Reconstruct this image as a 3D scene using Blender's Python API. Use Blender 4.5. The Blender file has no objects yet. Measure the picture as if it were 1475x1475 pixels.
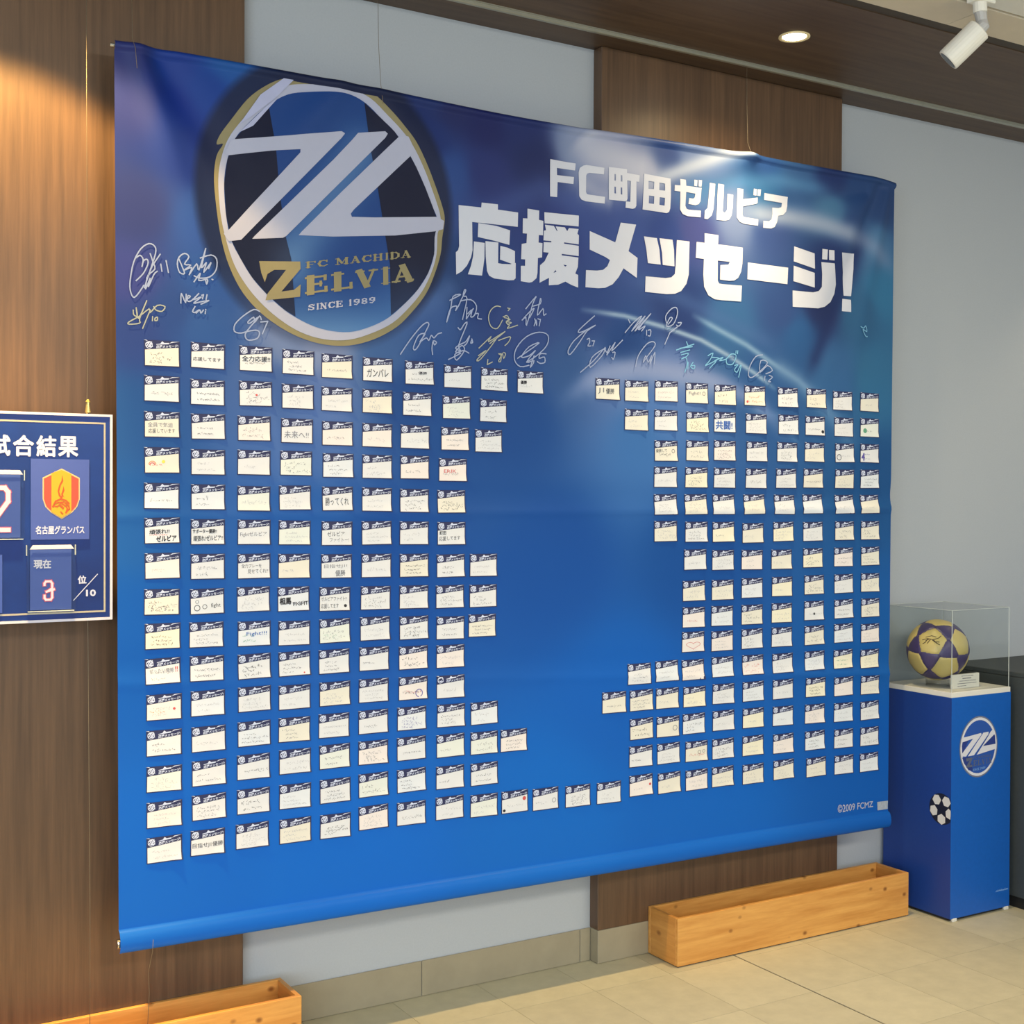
import bpy, math, random
import numpy as np
from mathutils import Vector, Matrix
from mathutils.geometry import tessellate_polygon

SC = bpy.context.scene
COL = SC.collection
cam_d = bpy.data.cameras.new('camera'); cam = bpy.data.objects.new('camera', cam_d); COL.objects.link(cam)
YAW, PITCH, ROLL = 0.539226, -0.010907, 0.003936
fw = Vector((math.sin(YAW)*math.cos(PITCH), math.cos(YAW)*math.cos(PITCH), math.sin(PITCH)))
r0 = Vector((math.cos(YAW), -math.sin(YAW), 0)); u0 = r0.cross(fw)
rt = r0*math.cos(ROLL)+u0*math.sin(ROLL); up = -r0*math.sin(ROLL)+u0*math.cos(ROLL)
M = Matrix((rt, up, -fw)).transposed().to_4x4(); M.translation = Vector((0, -3.7045, 1.6))
cam.matrix_world = M
cam_d.sensor_width = 36; cam_d.lens = 36*1894.95/1475; cam_d.clip_start = .05
SC.camera = cam
SC.view_settings.view_transform = 'Standard'; SC.view_settings.look = 'None'
SC.view_settings.gamma = 1; SC.view_settings.use_curve_mapping = False
SC.view_settings.exposure = 0.30

def lin(r, g, b):
    f = lambda v: (v/255/12.92) if v/255 <= .04045 else ((v/255+.055)/1.055)**2.4
    return (f(r), f(g), f(b), 1)

W_ = bpy.data.worlds.new('daylight'); SC.world = W_; W_.use_nodes = True
bg = W_.node_tree.nodes['Background']; bg.inputs[0].default_value = (.80, .90, 1.0, 1); bg.inputs[1].default_value = .56
def area(name, loc, target, sx, sy, power, col):
    d = bpy.data.lights.new(name, 'AREA'); d.shape = 'RECTANGLE'; d.size = sx; d.size_y = sy; d.energy = power; d.color = col
    o = bpy.data.objects.new(name, d); COL.objects.link(o); o.location = loc
    o.rotation_euler = (Vector(target)-Vector(loc)).to_track_quat('-Z', 'Y').to_euler(); return o
def spot(name, loc, target, power, col, size, blend, rad):
    d = bpy.data.lights.new(name, 'SPOT'); d.energy = power; d.color = col; d.spot_size = math.radians(size); d.spot_blend = blend
    d.shadow_soft_size = rad
    o = bpy.data.objects.new(name, d); COL.objects.link(o); o.location = loc
    o.rotation_euler = (Vector(target)-Vector(loc)).to_track_quat('-Z', 'Y').to_euler(); return o
area('window_daylight', (-2.5, -6.0, 1.7), (1.5, 0, 1.5), 4.0, 2.6, 170, (.78, .90, 1.0))
area('hall_ceiling_light', (3.0, -4.8, 3.05), (3.0, -4.0, 0), 5.0, .7, 120, (1.0, .93, .80))
spot('downlight_beam', (.62, -.41, 3.10), (.60, -.40, 0), 125, (1, .64, .22), 100, .2, .035)
spot('downlight_beam', (.62, -.41, 3.10), (.47, -.20, 0), 640, (1, .64, .22), 42, 1.0, .035)
spot('downlight_beam', (3.06, -.41, 3.10), (2.98, -.37, 0), 30, (1, .76, .42), 150, 1.0, .035)
spot('downlight_beam', (3.06, -.41, 3.10), (2.98, -.26, 0), 85, (1, .76, .42), 80, 1.0, .035)
spot('downlight_beam', (5.42, -.41, 3.10), (5.42, -.41, 0), 14, (1, .80, .52), 104, .5, .035)

# ------------------------------------------------------------------ helpers
MATS = {}
def mat(name, col, rough=.6, metal=0, var=0, scale=8, stretch=(1, 1, 1), col2=None, bump=0, spec=.5, rnd=0, emit=None, coat=0):
    if name in MATS: return MATS[name]
    m = bpy.data.materials.new(name); m.use_nodes = True; nt = m.node_tree; b = nt.nodes['Principled BSDF']
    b.inputs['Roughness'].default_value = rough; b.inputs['Metallic'].default_value = metal
    b.inputs['Specular IOR Level'].default_value = spec; b.inputs['Coat Weight'].default_value = coat
    b.inputs['Base Color'].default_value = col
    out = None
    if var or col2 or bump:
        tc = nt.nodes.new('ShaderNodeTexCoord'); mp = nt.nodes.new('ShaderNodeMapping'); mp.inputs['Scale'].default_value = stretch
        nt.links.new(tc.outputs['Object'], mp.inputs['Vector'])
        nz = nt.nodes.new('ShaderNodeTexNoise'); nz.inputs['Scale'].default_value = scale; nz.inputs['Detail'].default_value = 6; nz.inputs['Roughness'].default_value = .62
        nt.links.new(mp.outputs[0], nz.inputs['Vector'])
        if col2 is None: col2 = tuple(max(0, c*(1-var)) for c in col[:3])+(1,)
        rp = nt.nodes.new('ShaderNodeValToRGB'); rp.color_ramp.elements[0].position = .32; rp.color_ramp.elements[1].position = .68
        rp.color_ramp.elements[0].color = col2; rp.color_ramp.elements[1].color = col
        nt.links.new(nz.outputs['Fac'], rp.inputs[0]); out = rp.outputs[0]
        if bump:
            bp = nt.nodes.new('ShaderNodeBump'); bp.inputs['Strength'].default_value = bump; bp.inputs['Distance'].default_value = .002
            nt.links.new(nz.outputs['Fac'], bp.inputs['Height']); nt.links.new(bp.outputs[0], b.inputs['Normal'])
    if rnd:
        oi = nt.nodes.new('ShaderNodeObjectInfo'); mr = nt.nodes.new('ShaderNodeMapRange')
        mr.inputs['To Min'].default_value = 1-rnd; mr.inputs['To Max'].default_value = 1+rnd*.4
        nt.links.new(oi.outputs['Random'], mr.inputs['Value'])
        hs = nt.nodes.new('ShaderNodeHueSaturation')
        if out: nt.links.new(out, hs.inputs['Color'])
        else: hs.inputs['Color'].default_value = col
        nt.links.new(mr.outputs[0], hs.inputs['Value']); out = hs.outputs[0]
    if out: nt.links.new(out, b.inputs['Base Color'])
    if emit: b.inputs['Emission Color'].default_value = col; b.inputs['Emission Strength'].default_value = emit
    MATS[name] = m; return m

def knots(m, axis_scale, col, strength=.85):
    """dark round knots on top of an existing wood material"""
    nt = m.node_tree; b = nt.nodes['Principled BSDF']; src = b.inputs['Base Color'].links[0].from_socket
    tc = nt.nodes.new('ShaderNodeTexCoord'); mp = nt.nodes.new('ShaderNodeMapping'); mp.inputs['Scale'].default_value = axis_scale
    v = nt.nodes.new('ShaderNodeTexVoronoi'); v.inputs['Scale'].default_value = 1; v.inputs['Randomness'].default_value = 1
    nt.links.new(tc.outputs['Object'], mp.inputs['Vector']); nt.links.new(mp.outputs[0], v.inputs['Vector'])
    mr = nt.nodes.new('ShaderNodeMapRange'); mr.inputs['From Min'].default_value = .05; mr.inputs['From Max'].default_value = .15
    mr.inputs['To Min'].default_value = strength; mr.inputs['To Max'].default_value = 0; nt.links.new(v.outputs['Distance'], mr.inputs['Value'])
    mx = nt.nodes.new('ShaderNodeMix'); mx.data_type = 'RGBA'; mx.inputs['B'].default_value = col if False else (0, 0, 0, 1)
    mx.inputs[7].default_value = col
    nt.links.new(mr.outputs[0], mx.inputs[0]); nt.links.new(src, mx.inputs[6]); nt.links.new(mx.outputs[2], b.inputs['Base Color'])

def mk(name, verts, faces, mats, parent=None, loc=None, midx=None, smooth=False):
    """one mesh object; verts in world coordinates; origin at loc, or at the parent's origin"""
    if parent is not None: base = Vector(ORG[parent.name])
    else: base = Vector(loc or (0, 0, 0))
    v = np.asarray(verts, float).reshape(-1, 3)-np.array(base)
    me = bpy.data.meshes.new(name); me.from_pydata(v.tolist(), [], [tuple(f) for f in faces])
    for m in (mats if isinstance(mats, (list, tuple)) else [mats]): me.materials.append(m)
    if midx is not None: me.polygons.foreach_set('material_index', midx)
    if smooth: me.polygons.foreach_set('use_smooth', [True]*len(me.polygons))
    o = bpy.data.objects.new(name, me); COL.objects.link(o)
    if parent is not None: o.parent = parent
    else: o.location = base
    ORG[o.name] = tuple(base); return o
ORG = {}
def tag(o, label=None, cat=None, group=None, kind=None):
    if label: o['label'] = label
    if cat: o['category'] = cat
    if group: o['group'] = group
    if kind: o['kind'] = kind
    return o
def empty(name, loc, label, cat, group=None):
    o = bpy.data.objects.new(name, None); COL.objects.link(o); o.location = loc; ORG[o.name] = tuple(loc); o.empty_display_size = .05
    return tag(o, label, cat, group)

class Geo:
    def __init__(s): s.v = []; s.f = []
    def add(s, v, f):
        n = len(s.v); s.v += [tuple(p) for p in v]; s.f += [tuple(i+n for i in q) for q in f]; return s
    def box(s, x0, x1, y0, y1, z0, z1, bev=0):
        if bev:
            b = bev; pts = []
            for (zz, ins) in ((z0, b), (z0+b, 0), (z1-b, 0), (z1, b)):
                i = ins
                pts += [(x0+b, y0+i, zz), (x1-b, y0+i, zz), (x1-i, y0+b, zz), (x1-i, y1-b, zz), (x1-b, y1-i, zz), (x0+b, y1-i, zz), (x0+i, y1-b, zz), (x0+i, y0+b, zz)]
            f = [tuple(range(7, -1, -1)), tuple(range(24, 32))]
            for l in range(3):
                for k in range(8): f.append((l*8+k, l*8+(k+1) % 8, (l+1)*8+(k+1) % 8, (l+1)*8+k))
            return s.add(pts, f)
        return s.add([(x0, y0, z0), (x1, y0, z0), (x1, y1, z0), (x0, y1, z0), (x0, y0, z1), (x1, y0, z1), (x1, y1, z1), (x0, y1, z1)],
                     [(3, 2, 1, 0), (4, 5, 6, 7), (0, 1, 5, 4), (1, 2, 6, 5), (2, 3, 7, 6), (3, 0, 4, 7)])
    def tube(s, pts, r, n=8, caps=True):
        pts = [Vector(p) for p in pts]; ring = []
        for i, p in enumerate(pts):
            t = (pts[min(i+1, len(pts)-1)]-pts[max(i-1, 0)]).normalized()
            a = t.cross(Vector((0, 1, 0)) if abs(t.y) < .9 else Vector((1, 0, 0))).normalized(); b = t.cross(a)
            rr = r[i] if isinstance(r, (list, tuple)) else r
            ring.append([tuple(p+a*rr*math.cos(2*math.pi*k/n)+b*rr*math.sin(2*math.pi*k/n)) for k in range(n)])
        v = [q for g in ring for q in g]
        f = [(i*n+k, (i+1)*n+k, (i+1)*n+(k+1) % n, i*n+(k+1) % n) for i in range(len(pts)-1) for k in range(n)]
        if caps: f += [tuple(range(n)), tuple(range((len(pts)-1)*n+n-1, (len(pts)-1)*n-1, -1))]
        return s.add(v, f)
    def out(s, name, m, parent=None, loc=None, smooth=False): return mk(name, s.v, s.f, m, parent, loc, smooth=smooth)

# ---- flat prints in a 2-D plane ------------------------------------------------
def tess(loops):
    """loops: [outer, hole, ...] of 2-D points -> verts, triangles"""
    t = tessellate_polygon([[Vector((a, b, 0)) for a, b in l] for l in loops]); v = [q for l in loops for q in l]
    return v, [tuple(k) for k in t]
def refine(v, f, L, passes=6):
    v = list(v)
    for _ in range(passes):
        cache = {}; nf = []; ch = False
        def mid(i, j):
            k = (min(i, j), max(i, j))
            if k not in cache:
                a, b = v[i], v[j]
                cache[k] = None if math.hypot(a[0]-b[0], a[1]-b[1]) <= L else len(v)
                if cache[k] is not None: v.append(((a[0]+b[0])/2, (a[1]+b[1])/2, (a[2]+b[2])/2))
            return cache[k]
        for a, b, c in f:
            m = [mid(a, b), mid(b, c), mid(c, a)]; t = [a, b, c]; n = sum(x is not None for x in m)
            if n == 0: nf.append((a, b, c)); continue
            ch = True
            if n == 3: nf += [(a, m[0], m[2]), (m[0], b, m[1]), (m[2], m[1], c), tuple(m)]
            elif n == 1:
                k = [i for i in range(3) if m[i] is not None][0]; p, q, r = t[k], t[(k+1) % 3], t[(k+2) % 3]
                nf += [(p, m[k], r), (m[k], q, r)]
            else:
                k = [i for i in range(3) if m[i] is None][0]; p, q, r = t[k], t[(k+1) % 3], t[(k+2) % 3]   # p-q not split
                mq, mr = m[(k+1) % 3], m[(k+2) % 3]
                nf += [(mq, r, mr), (p, q, mq), (p, mq, mr)]
        f = nf
        if not ch: break
    return v, f
class Flat:
    """flat triangles; every vertex is (u, v, k) where k staggers overlapping pieces by a hair"""
    def __init__(s): s.v = []; s.f = []; s.k = 0
    def add(s, v, f):
        n = len(s.v); s.k += 1
        s.v += [(p[0], p[1], p[2] if len(p) > 2 else float(s.k % 14)) for p in v]; s.f += [tuple(i+n for i in q) for q in f]; return s
    def poly(s, *loops): return s.add(*tess(loops))
    def line(s, pts, w):
        for i in range(len(pts)-1):
            (a, b), (c, d) = pts[i], pts[i+1]; l = math.hypot(c-a, d-b)
            if l < 1e-9: continue
            tx, ty = (c-a)/l*w*.4, (d-b)/l*w*.4; nx, ny = -(d-b)/l*w/2, (c-a)/l*w/2
            s.add([(a-tx+nx, b-ty+ny), (a-tx-nx, b-ty-ny), (c+tx-nx, d+ty-ny), (c+tx+nx, d+ty+ny)], [(0, 1, 2), (0, 2, 3)])
        return s
    def disc(s, cx, cy, rx, ry=None, n=28, a0=0):
        ry = ry or rx; return s.poly([(cx+rx*math.cos(a0+2*math.pi*k/n), cy+ry*math.sin(a0+2*math.pi*k/n)) for k in range(n)])
    def ring(s, cx, cy, r1, r2, n=28, asp=1):
        v = [(cx+r*math.cos(2*math.pi*k/n), cy+r*asp*math.sin(2*math.pi*k/n)) for r in (r1, r2) for k in range(n)]
        f = []
        for k in range(n): k2 = (k+1) % n; f += [(k, k2, n+k2), (k, n+k2, n+k)]
        return s.add(v, f)
    def map(s, fn): r = Flat(); r.v = [(*fn(p[0], p[1]), p[2]) for p in s.v]; r.f = list(s.f); return r
    def fine(s, L): v, f = refine(s.v, s.f, L); r = Flat(); r.v = v; r.f = f; return r
    def bbox(s): a = np.array(s.v); return a[:, 0].min(), a[:, 0].max(), a[:, 1].min(), a[:, 1].max()
STG = 1.5e-5
def smooth(pts, closed=True, n=4):
    """Catmull-Rom through the traced points"""
    P = [Vector(p) for p in pts]; N = len(P)
    if N < 3: return pts
    out = []
    for i in range(N if closed else N-1):
        g = lambda j: P[j % N] if closed else P[min(max(j, 0), N-1)]
        a, b, c, d = g(i-1), g(i), g(i+1), g(i+2)
        for k in range(n):
            t = k/n; q = .5*((2*b)+(c-a)*t+(2*a-5*b+4*c-d)*t*t+(3*b-a-3*c+d)*t**3); out.append((q.x, q.y))
    if not closed: out.append(tuple(P[-1]))
    return out

FONT = {}
def font(txt, bold=0.0, res=2, grow=False):
    """lettering as flat triangles; bold by small shifted copies, or by growing the outline"""
    k = (txt, bold, res, grow)
    if k in FONT: return FONT[k]
    cu = bpy.data.curves.new('t', 'FONT'); cu.body = txt; cu.offset = bold if grow else 0; cu.resolution_u = res; cu.fill_mode = 'FRONT'; cu.dimensions = '2D'
    ob = bpy.data.objects.new('t', cu); COL.objects.link(ob)
    me = bpy.data.meshes.new_from_object(ob)
    F = Flat(); vs = [(v.co.x, v.co.y) for v in me.vertices]; fs = []
    for p in me.polygons:
        q = list(p.vertices)
        for i in range(1, len(q)-1): fs.append((q[0], q[i], q[i+1]))
    cps = [(0, 0)] if (grow or not bold) else [(bold*math.cos(t), bold*math.sin(t)) for t in np.arange(0, 6.28, 6.2832/(6 if bold > .03 else 3))]
    for dx, dy in cps: F.add([(a+dx, b+dy) for a, b in vs], fs)
    bpy.data.objects.remove(ob); bpy.data.curves.remove(cu); bpy.data.meshes.remove(me)
    FONT[k] = F; return F
def fit(F, x0, x1, y0, y1):
    if not F.v: return F
    a, b, c, d = F.bbox(); return F.map(lambda x, y: (x0+(x-a)/max(b-a, 1e-6)*(x1-x0), y0+(y-c)/max(d-c, 1e-6)*(y1-y0)))
def quadmap(F, q):
    """unit square -> quad [bl, br, tl, tr]"""
    (ax, ay), (bx, by), (cx, cy), (dx, dy) = q
    return F.map(lambda u, v: (ax*(1-u)*(1-v)+bx*u*(1-v)+cx*(1-u)*v+dx*u*v, ay*(1-u)*(1-v)+by*u*(1-v)+cy*(1-u)*v+dy*u*v))

# slab-serif capitals drawn by hand: thick strokes (x0,y0,x1,y1,w) in a unit box
SL = {
 'F': [(.25,0,.25,1,.22),(.05,.96,.95,.96,.1),(.3,.52,.7,.52,.1),(.05,.04,.48,.04,.08),(.92,1,.92,.74,.1)],
 'C': [(.92,.8,.65,.97,.13),(.65,.97,.3,.9,.14),(.3,.9,.14,.5,.22),(.14,.5,.3,.1,.22),(.3,.1,.65,.03,.14),(.65,.03,.95,.22,.13),(.92,1,.92,.68,.1)],
 'M': [(.15,0,.15,1,.1),(.85,0,.85,1,.2),(.18,1,.5,.2,.18),(.5,.2,.82,1,.08),(0,.04,.32,.04,.08),(.66,.04,1,.04,.08),(0,.96,.25,.96,.08),(.78,.96,1,.96,.08)],
 'A': [(.16,0,.5,1,.09),(.5,1,.84,0,.22),(.3,.32,.7,.32,.09),(0,.04,.34,.04,.08),(.64,.04,1,.04,.08)],
 'H': [(.2,0,.2,1,.2),(.8,0,.8,1,.2),(.2,.5,.8,.5,.1),(0,.04,.4,.04,.08),(.6,.04,1,.04,.08),(0,.96,.4,.96,.08),(.6,.96,1,.96,.08)],
 'I': [(.5,0,.5,1,.34),(.1,.04,.9,.04,.08),(.1,.96,.9,.96,.08)],
 'D': [(.22,0,.22,1,.22),(.05,.96,.6,.96,.09),(.05,.04,.6,.04,.09),(.6,.96,.88,.7,.16),(.88,.7,.88,.3,.2),(.88,.3,.6,.04,.16)],
 'E': [(.22,0,.22,1,.24),(.02,.96,.9,.96,.1),(.02,.04,.95,.04,.1),(.3,.52,.7,.52,.1),(.88,1,.88,.74,.1),(.92,0,.92,.28,.1),(.68,.38,.68,.66,.08)],
 'L': [(.3,0,.3,1,.24),(.05,.96,.55,.96,.09),(.05,.05,.95,.05,.1),(.92,0,.92,.34,.1)],
 'V': [(.16,1,.5,0,.22),(.5,0,.84,1,.09),(0,.96,.36,.96,.08),(.64,.96,1,.96,.08)],
 'S': [(.85,.75,.6,.95,.14),(.6,.95,.25,.88,.14),(.25,.88,.2,.66,.18),(.2,.66,.8,.4,.18),(.8,.4,.8,.14,.18),(.8,.14,.5,.04,.14),(.5,.04,.12,.2,.14),(.88,1,.88,.68,.08),(.1,.0,.1,.32,.08)],
 'N': [(.18,0,.18,1,.1),(.18,1,.82,0,.22),(.82,0,.82,1,.1),(0,.04,.36,.04,.08),(0,.96,.3,.96,.08),(.66,.96,1,.96,.08)],
 '1': [(.5,0,.5,1,.3),(.5,.98,.25,.8,.14),(.2,.04,.8,.04,.08)],
 '9': [(.5,.95,.2,.85,.14),(.2,.85,.2,.58,.2),(.2,.58,.5,.45,.14),(.5,.45,.82,.6,.12),(.5,.95,.8,.85,.14),(.82,.85,.82,.4,.2),(.82,.4,.5,.04,.14),(.5,.04,.2,.12,.14)],
 '8': [(.5,.96,.22,.85,.14),(.22,.85,.22,.64,.18),(.22,.64,.5,.52,.14),(.5,.52,.78,.64,.14),(.78,.64,.78,.85,.18),(.78,.85,.5,.96,.14),(.5,.52,.2,.36,.16),(.2,.36,.2,.16,.2),(.2,.16,.5,.04,.14),(.5,.04,.8,.16,.14),(.8,.16,.8,.36,.2),(.8,.36,.5,.52,.16)]}
SLW = {'I': .5, '1': .65, 'M': 1.25, ' ': .55}
def slab(txt, asp=.85, bold=1.0):
    F = Flat(); x = 0
    for ch in txt:
        w = SLW.get(ch, 1)*asp
        for a, b, c, d, t in SL.get(ch, []): F.line([(x+a*w, b), (x+c*w, d)], t*min(w, 1)*bold)
        x += w*1.16
    return fit(F, 0, 1, 0, 1)

# ------------------------------------------------------------------ materials
wood_dark = mat('dark_wood_veneer', lin(106, 80, 58), .40, col2=lin(80, 60, 44), scale=5, stretch=(9, 9, .35), bump=.1)
wood_ceil = mat('dark_wood_soffit', lin(92, 72, 54), .5, col2=lin(72, 54, 40), scale=5, stretch=(.5, 9, 9), bump=.1)
grey_wall = mat('pale_grey_wall_cloth', lin(176, 181, 186), .85, var=.06, scale=180, bump=.12)
stone_base = mat('beige_skirting_stone', lin(158, 148, 124), .5, var=.12, scale=10, rnd=.04)
tile_m = mat('beige_floor_stone', lin(198, 190, 160), .62, var=.12, scale=14, bump=.06, rnd=.09)
grout = mat('floor_grout', lin(176, 168, 138), .9, var=.15, scale=30)
joint_dark = mat('dark_joint', lin(70, 60, 48), .9)
white_paint = mat('white_paint', lin(225, 222, 212), .5, var=.03, scale=20)
beige_paint = mat('beige_paint', lin(212, 200, 178), .6, var=.04, scale=20)
rail_m = mat('satin_aluminium', lin(168, 168, 156), .38, metal=.6, var=.1, scale=30)
steel = mat('bright_steel', lin(200, 200, 200), .25, metal=1, var=.05, scale=30)
brass = mat('gold_hook_metal', lin(212, 190, 120), .3, metal=.8, var=.1, scale=30)
wire_m = mat('clear_steel_wire', lin(120, 108, 88), .5, metal=.2, var=.1, scale=60)
pine = mat('varnished_pine', lin(222, 165, 88), .45, col2=lin(196, 134, 62), scale=3, stretch=(1.2, 14, 14), bump=.05)
pine_e = mat('varnished_pine_end', lin(216, 158, 84), .45, col2=lin(188, 128, 60), scale=3, stretch=(14, 1.2, 14), bump=.05)
knots(pine, (11, 11, 15), lin(120, 66, 26)); knots(pine_e, (9, 9, 13), lin(120, 66, 26), .7)
ped_blue = mat('blue_printed_board', lin(14, 92, 184), .45, var=.08, scale=60)
ped_blue_shaded = mat('blue_printed_board_shaded', lin(24, 62, 142), .45, var=.08, scale=60)  # left face of the same board, its shade put into a deeper blue
cab_grey = mat('dark_grey_laminate', lin(60, 66, 68), .6, var=.15, scale=90)
black_m = mat('black_plinth', lin(24, 24, 24), .6, var=.2, scale=30)
p_white = mat('print_white', lin(164, 168, 190), .5, spec=.2, var=.02, scale=40)
p_letter = mat('print_title_white', lin(190, 195, 210), .42, spec=.25, var=.02, scale=40)
p_gold = mat('print_gold', lin(134, 126, 94), .42, spec=.2, var=.06, scale=25)
p_navy = mat('print_navy', lin(14, 22, 52), .5, spec=.15, var=.08, scale=15)
p_blue = mat('print_blue', lin(36, 84, 156), .45, var=.12, scale=6)
p_lblue = mat('print_light_blue', lin(128, 172, 216), .45, var=.1, scale=6)
p_ink = [mat('silver_pen', lin(142, 156, 192), .4, var=.05, scale=40), mat('pale_gold_pen', lin(156, 160, 148), .4, var=.05, scale=40), mat('light_cyan_pen', lin(110, 168, 205), .4, var=.05, scale=40)]
c_navy = mat('card_navy', lin(34, 40, 84), .6, var=.1, scale=60)
c_head = mat('card_heading_print', lin(206, 214, 238), .6, var=.03, scale=60)
TINT = {'w': mat('card_white', lin(220, 221, 224), .7, var=.02, scale=40), 'c': mat('card_cream', lin(224, 220, 208), .7, var=.02, scale=40), 'p': mat('card_pinkish', lin(230, 222, 219), .7, var=.02, scale=40),
        'g': mat('card_greenish', lin(221, 225, 219), .7, var=.02, scale=40), 'b': mat('card_bluish', lin(220, 224, 230), .7, var=.02, scale=40), 'y': mat('card_yellowish', lin(232, 227, 206), .7, var=.02, scale=40)}
INK = {'k': mat('black_marker', lin(30, 30, 38), .6, var=.1, scale=60), 'd': mat('dark_pen', lin(58, 58, 68), .6, var=.1, scale=60), 'm': mat('grey_pen', lin(118, 118, 128), .6, var=.1, scale=60), 'f': mat('faint_pencil', lin(178, 178, 184), .6, var=.04, scale=60),
       'r': mat('red_pen', lin(206, 84, 84), .6, var=.1, scale=60), 'b': mat('blue_marker', lin(52, 96, 176), .6, var=.1, scale=60), 'g': mat('green_pen', lin(96, 160, 130), .6, var=.1, scale=60), 'o': mat('orange_crayon', lin(226, 146, 84), .6, var=.1, scale=60),
       'y': mat('yellow_crayon', lin(232, 216, 90), .6, var=.1, scale=60), 'v': mat('violet_pen', lin(90, 80, 160), .6, var=.1, scale=60)}

# ------------------------------------------------------------------ the setting
ZC = 3.14; GY = .05
Geo().box(-3, 8.5, GY, GY+.15, -.02, 3.3).out('wall_back', grey_wall)['kind'] = 'structure'
wb = bpy.data.objects['wall_back']
for x0, x1 in ((-3, 1.303), (2.566, 3.690)):
    Geo().box(x0, x1, 0, GY-.0005, .115, ZC-.001, .002).out('wood_panel', wood_dark, wb)
bb = bpy.data.objects.new('baseboard_back', None); COL.objects.link(bb); ORG[bb.name] = (0, 0, 0); bb['kind'] = 'structure'
def stones(x0, x1, yf, xr):
    x = x0
    while x < x1-.01:
        e = min(x+xr, x1); Geo().box(x+.001, e-.001, yf, GY-.001, .001, .1145, .0015).out('skirting_stone', stone_base, bb); x = e
stones(-.55, 1.303, 0, .61); stones(1.303, 2.566, GY-.006, .61); stones(2.566, 3.69, 0, .5); stones(3.69, 6.7, GY-.006, .61)
fl = Geo().box(-3, 8.5, -8, .2, -.08, -.004).out('floor', grout); fl['kind'] = 'structure'
TX, TY = .305, .36
tm = None
for i in range(-8, 9):
    for j in range(0, 8):
        x0 = 3.03+i*TX; y1 = .16-j*TY; x1 = x0+TX
        g0 = .0035 if i == 0 else .0007; g1 = .0035 if i == -1 else .0007
        if i in (0, -1):
            Geo().box(x0+g0, x1-g1, y1-TY+.0007, min(y1-.0007, GY), -.012, 0).out('tile', tile_m, fl)
        else:
            if tm is None or j == 0:
                o = Geo().box(x0+g0, x1-g1, y1-TY+.0007, min(y1-.0007, GY), -.012, 0).out('tile', tile_m, fl)
                if j: tm = (o, x0, y1)
            else:
                o = tm[0].copy(); COL.objects.link(o); o.location = (x0-tm[1], y1-tm[2], 0); o.parent = fl
Geo().box(3.0262, 3.0338, -2.7, GY, -.012, -.0025).out('expansion_joint', joint_dark, fl)
# outside the tile pattern the floor carries on in one slab of the same stone
Geo().box(-3, .587, -8, .05, -.012, -.0006).out('floor_slab', tile_m, fl); Geo().box(5.78, 8.5, -8, .05, -.012, -.0006).out('floor_slab', tile_m, fl)
Geo().box(.588, 5.779, -8, -2.722, -.012, -.0006).out('floor_slab', tile_m, fl)
ce = Geo().box(-3, 8.5, -8, .2, ZC+.03, ZC+.13).out('ceiling', white_paint); ce['kind'] = 'structure'
Geo().box(-3, 8.5, -.70, GY, ZC, ZC+.029).out('wood_soffit', wood_ceil, ce)
Geo().box(-3, 8.5, -.752, -.7005, ZC+.003, ZC+.029).out('soffit_edge_strip', mat('dark_brown_edge', lin(66, 56, 44), .6, var=.1, scale=20), ce)
for k in range(9):
    Geo().box(-3+k*1.28+.001, -3+(k+1)*1.28-.001, -.912, -.7525, ZC-.002, ZC+.029).out('ceiling_border_board', beige_paint, ce)
Geo().box(-3, 8.5, -8, -.924, ZC, ZC+.029).out('ceiling_board', white_paint, ce)
tr = Geo().box(-3, 8.5, -.128, -.112, ZC-.012, ZC-.0005, .002).box(-3, 8.5, -.134, -.106, ZC-.003, ZC-.0003).out('trim_1', rail_m); tr['kind'] = 'structure'

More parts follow.
